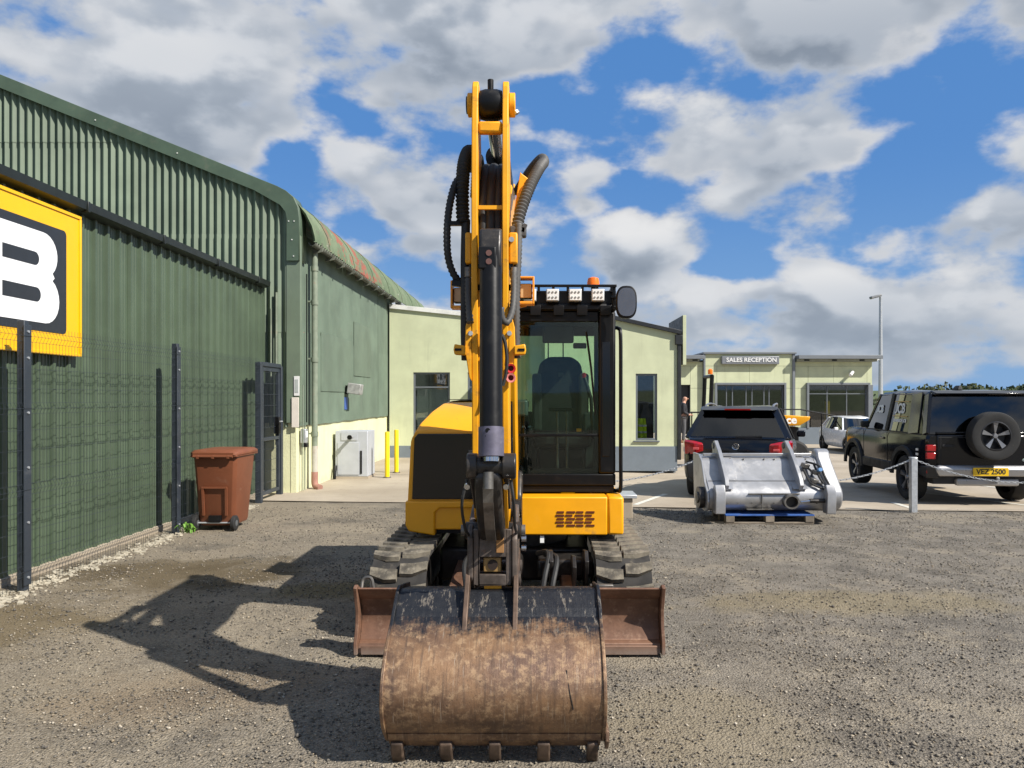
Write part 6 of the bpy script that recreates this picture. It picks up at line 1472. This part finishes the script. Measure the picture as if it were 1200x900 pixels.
    m = MB(); m.prism([(3.70,1.44),(3.65,1.38),(3.69,1.26),(3.82,1.12),(3.96,1.02),(4.08,1.00),(4.10,1.10),(3.94,1.20),(3.78,1.40)],'x',-.302,-.172); bl = m.build('bucket_link', DSTL, K, bevel=.02, smooth=40)
    MB().prism([(3.665,1.33),(3.70,1.25),(3.82,1.11),(3.93,1.03),(3.92,1.02),(3.81,1.10),(3.685,1.25),(3.655,1.33)],'x',-.262,-.212).build('link_web', STL, bl, smooth=0)
    MB().prism([(3.72,1.38),(3.95,1.08),(3.98,1.10),(3.75,1.40)],'x',-.166,-.150).build('yellow_edge', YEL, K)
    MB().tube(catmull([(-.13,3.70,1.36),(-.115,3.70,1.25),(-.115,3.85,1.12),(-.11,4.0,1.05)],6),.008,6).build('hydraulic_line', RUB, K); MB().tube(catmull([(-.34,3.70,1.36),(-.365,3.70,1.24),(-.365,3.86,1.10),(-.36,4.0,1.04)],6),.008,6).build('hydraulic_line', RUB, K)
    # hitch: side cheeks, front plate with window, pins, block with hole
    HM = M('hitch_steel', (.115,.092,.078), .5, .4, var=.45, vs=12, bump=.25, bs=40, dirt=((.20,.11,.06), .3, 9))
    H = MB().prism([(4.03,1.08),(3.98,1.02),(3.98,.82),(4.06,.74),(4.40,.74),(4.46,.84),(4.42,1.10),(4.30,1.16)],'x',-.365,-.335).build('quick_hitch', HM, E, bevel=.008)
    MB().prism([(4.03,1.08),(3.98,1.02),(3.98,.82),(4.06,.74),(4.40,.74),(4.46,.84),(4.42,1.10),(4.30,1.16)],'x',-.135,-.105).build('cheek_plate', HM, H, bevel=.008)
    m = MB(); wall_open(m,-.334,-.136,.78,1.07,3.992,4.015,[(-.305,-.165,.835,.925)]); m.build('front_plate', HM, H, bevel=.004)
    MB().box(-.285,-.19,4.02,4.10,.84,.918).build('latch_block', M('latch_tan', (.33,.20,.07), .5, .2, dirt=((.1,.06,.03), .3, 10)), H, bevel=.006); MB().cyl((-.235,4.02,.88),(-.235,4.013,.88),.027,n=20).build('latch_hole', M('hole_dark', (.02,.01,.006), .8), H)
    MB().box(-.215,-.175,3.975,3.991,.95,1.06).build('rusty_strip', M('rust_tan', (.30,.15,.05), .7), H, bevel=.003); MB().cyl((-.38,4.08,1.05),(-.09,4.08,1.05),.045,n=20).build('hitch_pin', DSTL, H)
    for s,x in ((-1,-.385),(1,-.085)): MB().cyl((x,4.08,1.05),(x+s*.02,4.08,1.05),.03,n=14).build('pin_cap', STL, H); 
    MB().cyl((-.38,4.10,.79),(-.09,4.10,.79),.040,n=20).build('bucket_pin', HM, H); MB().cyl((-.38,4.38,.79),(-.09,4.38,.79),.040,n=20).build('bucket_pin', HM, H)
    MB().box(-.28,-.19,4.02,4.10,.745,.775).build('latch_tip', YEL, H)
    for z in (.98,.93): MB().cyl((-.085,4.06,z+.03),(-.06,4.06,z+.03),.016,n=10).build('hose_fitting', CHR, H)
    # hoses
    def ribbed(pts, r, nm='ribbed_hose', mat=RUB, amp=.12, step=.011):
        P = resample(catmull(pts,12), step); m = MB(); m.tube(P, r, 12, rf=lambda k: r*(1+(amp if k%2 else -amp))); return m.build(nm, mat, E, smooth=60)
    HG = M('hose_grey', (.075,.073,.070), .6, var=.3, dirt=((.2,.18,.15), .2, 12))
    q = lambda px,py,Y: ((px-630)/900*Y, Y, 1.75-(py-467)/900*Y)
    ribbed([q(604,292,4.06),q(605,272,4.08),q(611,245,4.12),q(622,216,4.2),q(632,197,4.32),q(637,190,4.5),q(634,187,4.72),q(622,200,5.0),q(606,225,5.3)],.030,mat=HG)
    ribbed([q(552,196,4.7),q(556,182,4.45),q(549,178,4.28),q(544,192,4.16),q(542,215,4.10),q(542,245,4.08),q(543,262,4.07)],.034)
    ribbed([q(544,205,4.16),q(534,215,4.1),q(527,240,4.06),q(524,270,4.04),q(525,300,4.04),q(531,320,4.05),q(540,332,4.07)],.019)
    ribbed([q(566,210,4.75),q(563,192,4.6),q(561,185,4.42),q(558,195,4.3),q(556,230,4.2)],.022)
    # rigid lines down the dipper sides
    MB().tube([q(546,258,4.07),q(545,300,4.04),q(545,390,4.02),q(546,422,4.01)],.024,12).build('dipper_line', RUB, E)
    ribbed([q(608,262,4.06),q(607,300,4.04),q(605,345,4.02),q(605,395,4.01),q(606,420,4.01)],.020,mat=HG)
    ribbed([q(549,326,4.0),q(549,345,3.98),q(550,365,3.96),q(551,378,3.94)],.018,mat=HG); ribbed([q(602,318,3.99),q(602,345,3.96),q(600,365,3.93),q(594,378,3.90),q(588,372,3.88),q(587,360,3.87)],.017,mat=HG)
    MB().tube(catmull([q(588,392,3.9),q(592,402,3.9),q(594,420,3.9),q(593,438,3.9),q(589,452,3.9)],6),.009,8).build('hydraulic_line', RUB, E)
    for px,s in ((549,-1),(602,1)):
        a = Vector(q(px,318,4.0)); MB().cyl(a+Vector((0,0,-.03)),a+Vector((0,0,.02)),.021,n=12).build('hose_coupling', STL, E)
        MB().beam(q(px-s*2,312,4.0),q(575,312,3.93),.022,.022).build('hose_bridge', BLK, E); MB().beam(q(px-s*2,337,4.0),q(575,337,3.93),.022,.03).build('hose_bridge', BLK, E)
    MB().beam(q(525,262,4.04),q(545,262,4.07),.03,.022).build('hose_clamp', BLK, E); MB().beam(q(530,332,4.05),q(546,334,4.05),.04,.03).build('hose_clamp', BLK, E)
    MB().prism([(-.128,2.78),(-.095,2.99),(-.085,2.98),(-.02,2.93),(-.015,2.91),(-.07,2.86),(-.10,2.60),(-.128,2.60)],'y',4.20,4.235).build('hose_bracket', YELW, D, bevel=.005)
    MB().obox(q(607,272,4.07),(.09,.05,.06)).build('hose_clamp', M('clamp_grey', (.06,.06,.06), .5), E, bevel=.01); MB().beam(q(612,272,4.06),q(616,263,4.06),.03,.02).build('hose_clamp', M('clamp_grey', (0,0,0)), E)
    # red hose caps
    for py,c in ((432,'red_plastic'),(443,'cap_pink')):
        a = Vector(q(599,py,3.95)); mt = REDP if c == 'red_plastic' else M('cap_pink', (.75,.22,.20), .45)
        cp = MB().lathe([(.012,.0),(.015,-.05),(.024,-.052),(.024,.01)],a,'y',16).build('hose_cap', mt, E); MB().cyl(a+Vector((0,-.02,0)),a+Vector((0,-.022,0)),.012,n=12).build('cap_hole', M('cap_dark', (.12,.01,.012), .6), cp)
    MB().tube(catmull([q(597,415,3.97),q(595,425,3.97),q(597,432,3.97)],5),.012,8).build('red_hose', REDP, E)
boom_arm()

def bucket():
    cx, hw = -.205, .528
    # back shell: flat top plate then rolled belly, lip at the bottom
    outer = [(4.30,.70),(4.02,.755),(3.985,.748),(3.885,.675),(3.872,.664)]
    c = Vector((3.905,.34)); 
    arc_ = [Vector((a_,b_,0)) for a_,b_ in ((3.872,.664),(3.785,.618),(3.685,.558),(3.61,.485),(3.565,.405),(3.556,.33),(3.577,.255),(3.618,.190),(3.670,.138))]
    outer += [(p.x,p.y) for p in catmull(arc_,3)[1:]]
    outer += [(3.718,.098)]
    def inner(p, d=.016):
        v = Vector((3.98-p[0], .45-p[1])); v.normalize(); return (p[0]+v.x*d, p[1]+v.y*d)
    ring = outer+[inner(p) for p in reversed(outer)]
    B = MB().prism(ring,'x',cx-hw+.018,cx+hw-.018).build('bucket', BUCK, E, smooth=24)
    for x in (cx-hw,cx+hw-.018):
        sp = MB().prism([(p[0]-(.0),p[1]) for p in [(4.32,.72),(4.03,.772),(3.975,.762),(3.86,.684)]+[(c.x+(p[0]-c.x)*1.03,c.y+(p[1]-c.y)*1.03) for p in outer[6:-1]]+[(3.718,.09),(3.78,.10),(4.10,.28),(4.34,.60)]],'x',x,x+.018).build('side_cheek', BUCK, B, smooth=20, bevel=.004)
    # lip plate and wear strip
    lip = outer[-2]
    MB().prism([(lip[0]-.030,lip[1]+.022),(lip[0]-.014,lip[1]-.012),(3.715,.072),(3.74,.060),(3.755,.08),(lip[0]+.02,lip[1]+.03)],'x',cx-hw+.02,cx+hw-.02).build('lip_plate', BUCK, B, smooth=0, bevel=.004)
    MB().prism([(3.89,.690),(3.872,.672),(3.858,.660),(3.850,.648),(3.862,.645),(3.90,.672)],'x',cx-hw+.02,cx+hw-.02).build('weld_fold', BUCK, B, smooth=30)
    # teeth
    TOO = M('worn_tooth', (.105,.072,.052), .5, .4, var=.45, vs=14, bump=.4, bs=30, dirt=((.22,.15,.10), .35, 12))
    for k in range(5):
        x = cx-hw+.06+k*(2*hw-.12)/4; w = (.030,.031,.029,.031,.027)[k]
        t = MB().prism([(3.688,.125),(3.655,.105),(3.668,.045),(3.715,-.008),(3.737,-.010),(3.745,.035),(3.735,.08)],'x',x-w,x+w).build('tooth', TOO, B, bevel=.008)
        MB().cyl((x-w-.006,3.70,.068),(x+w+.006,3.70,.068),.012,n=10).build('tooth_pin', STL, t)
    s = cx+hw; MB().prism([(3.63,.18),(3.62,.13),(3.68,.07),(3.75,.10),(3.74,.18)],'x',s-.002,s+.016).build('side_cutter', BUCK, B, bevel=.004)
    # ears running down the back
    EAR = M('ear_steel', (.13,.085,.06), .5, .4, var=.4, vs=10, dirt=((.22,.12,.06), .3, 9))
    for x in (-.362,-.112):
        e = MB().prism([(4.46,.72),(4.46,.86),(4.38,.90),(4.12,.90),(4.02,.87),(3.965,.82),(3.86,.71),(3.765,.60),(3.775,.585),(3.80,.605),(3.88,.655),(3.98,.735),(4.05,.74),(4.3,.68)],'x',x-.012,x+.012).build('bucket_ear', EAR, B, bevel=.003)
    MB().tube([(-.41,3.735,.572),(-.362,3.765,.595),(-.315,3.735,.572)],.007,6).build('weld_bead', EAR, B); MB().tube([(-.16,3.735,.572),(-.112,3.765,.595),(-.065,3.735,.572)],.007,6).build('weld_bead', EAR, B)
    MB().tube(catmull([(.135,3.603,.475),(.148,3.562,.39),(.165,3.555,.31)],6),.0035,6).build('dent_scar', DSTL, B)
bucket()
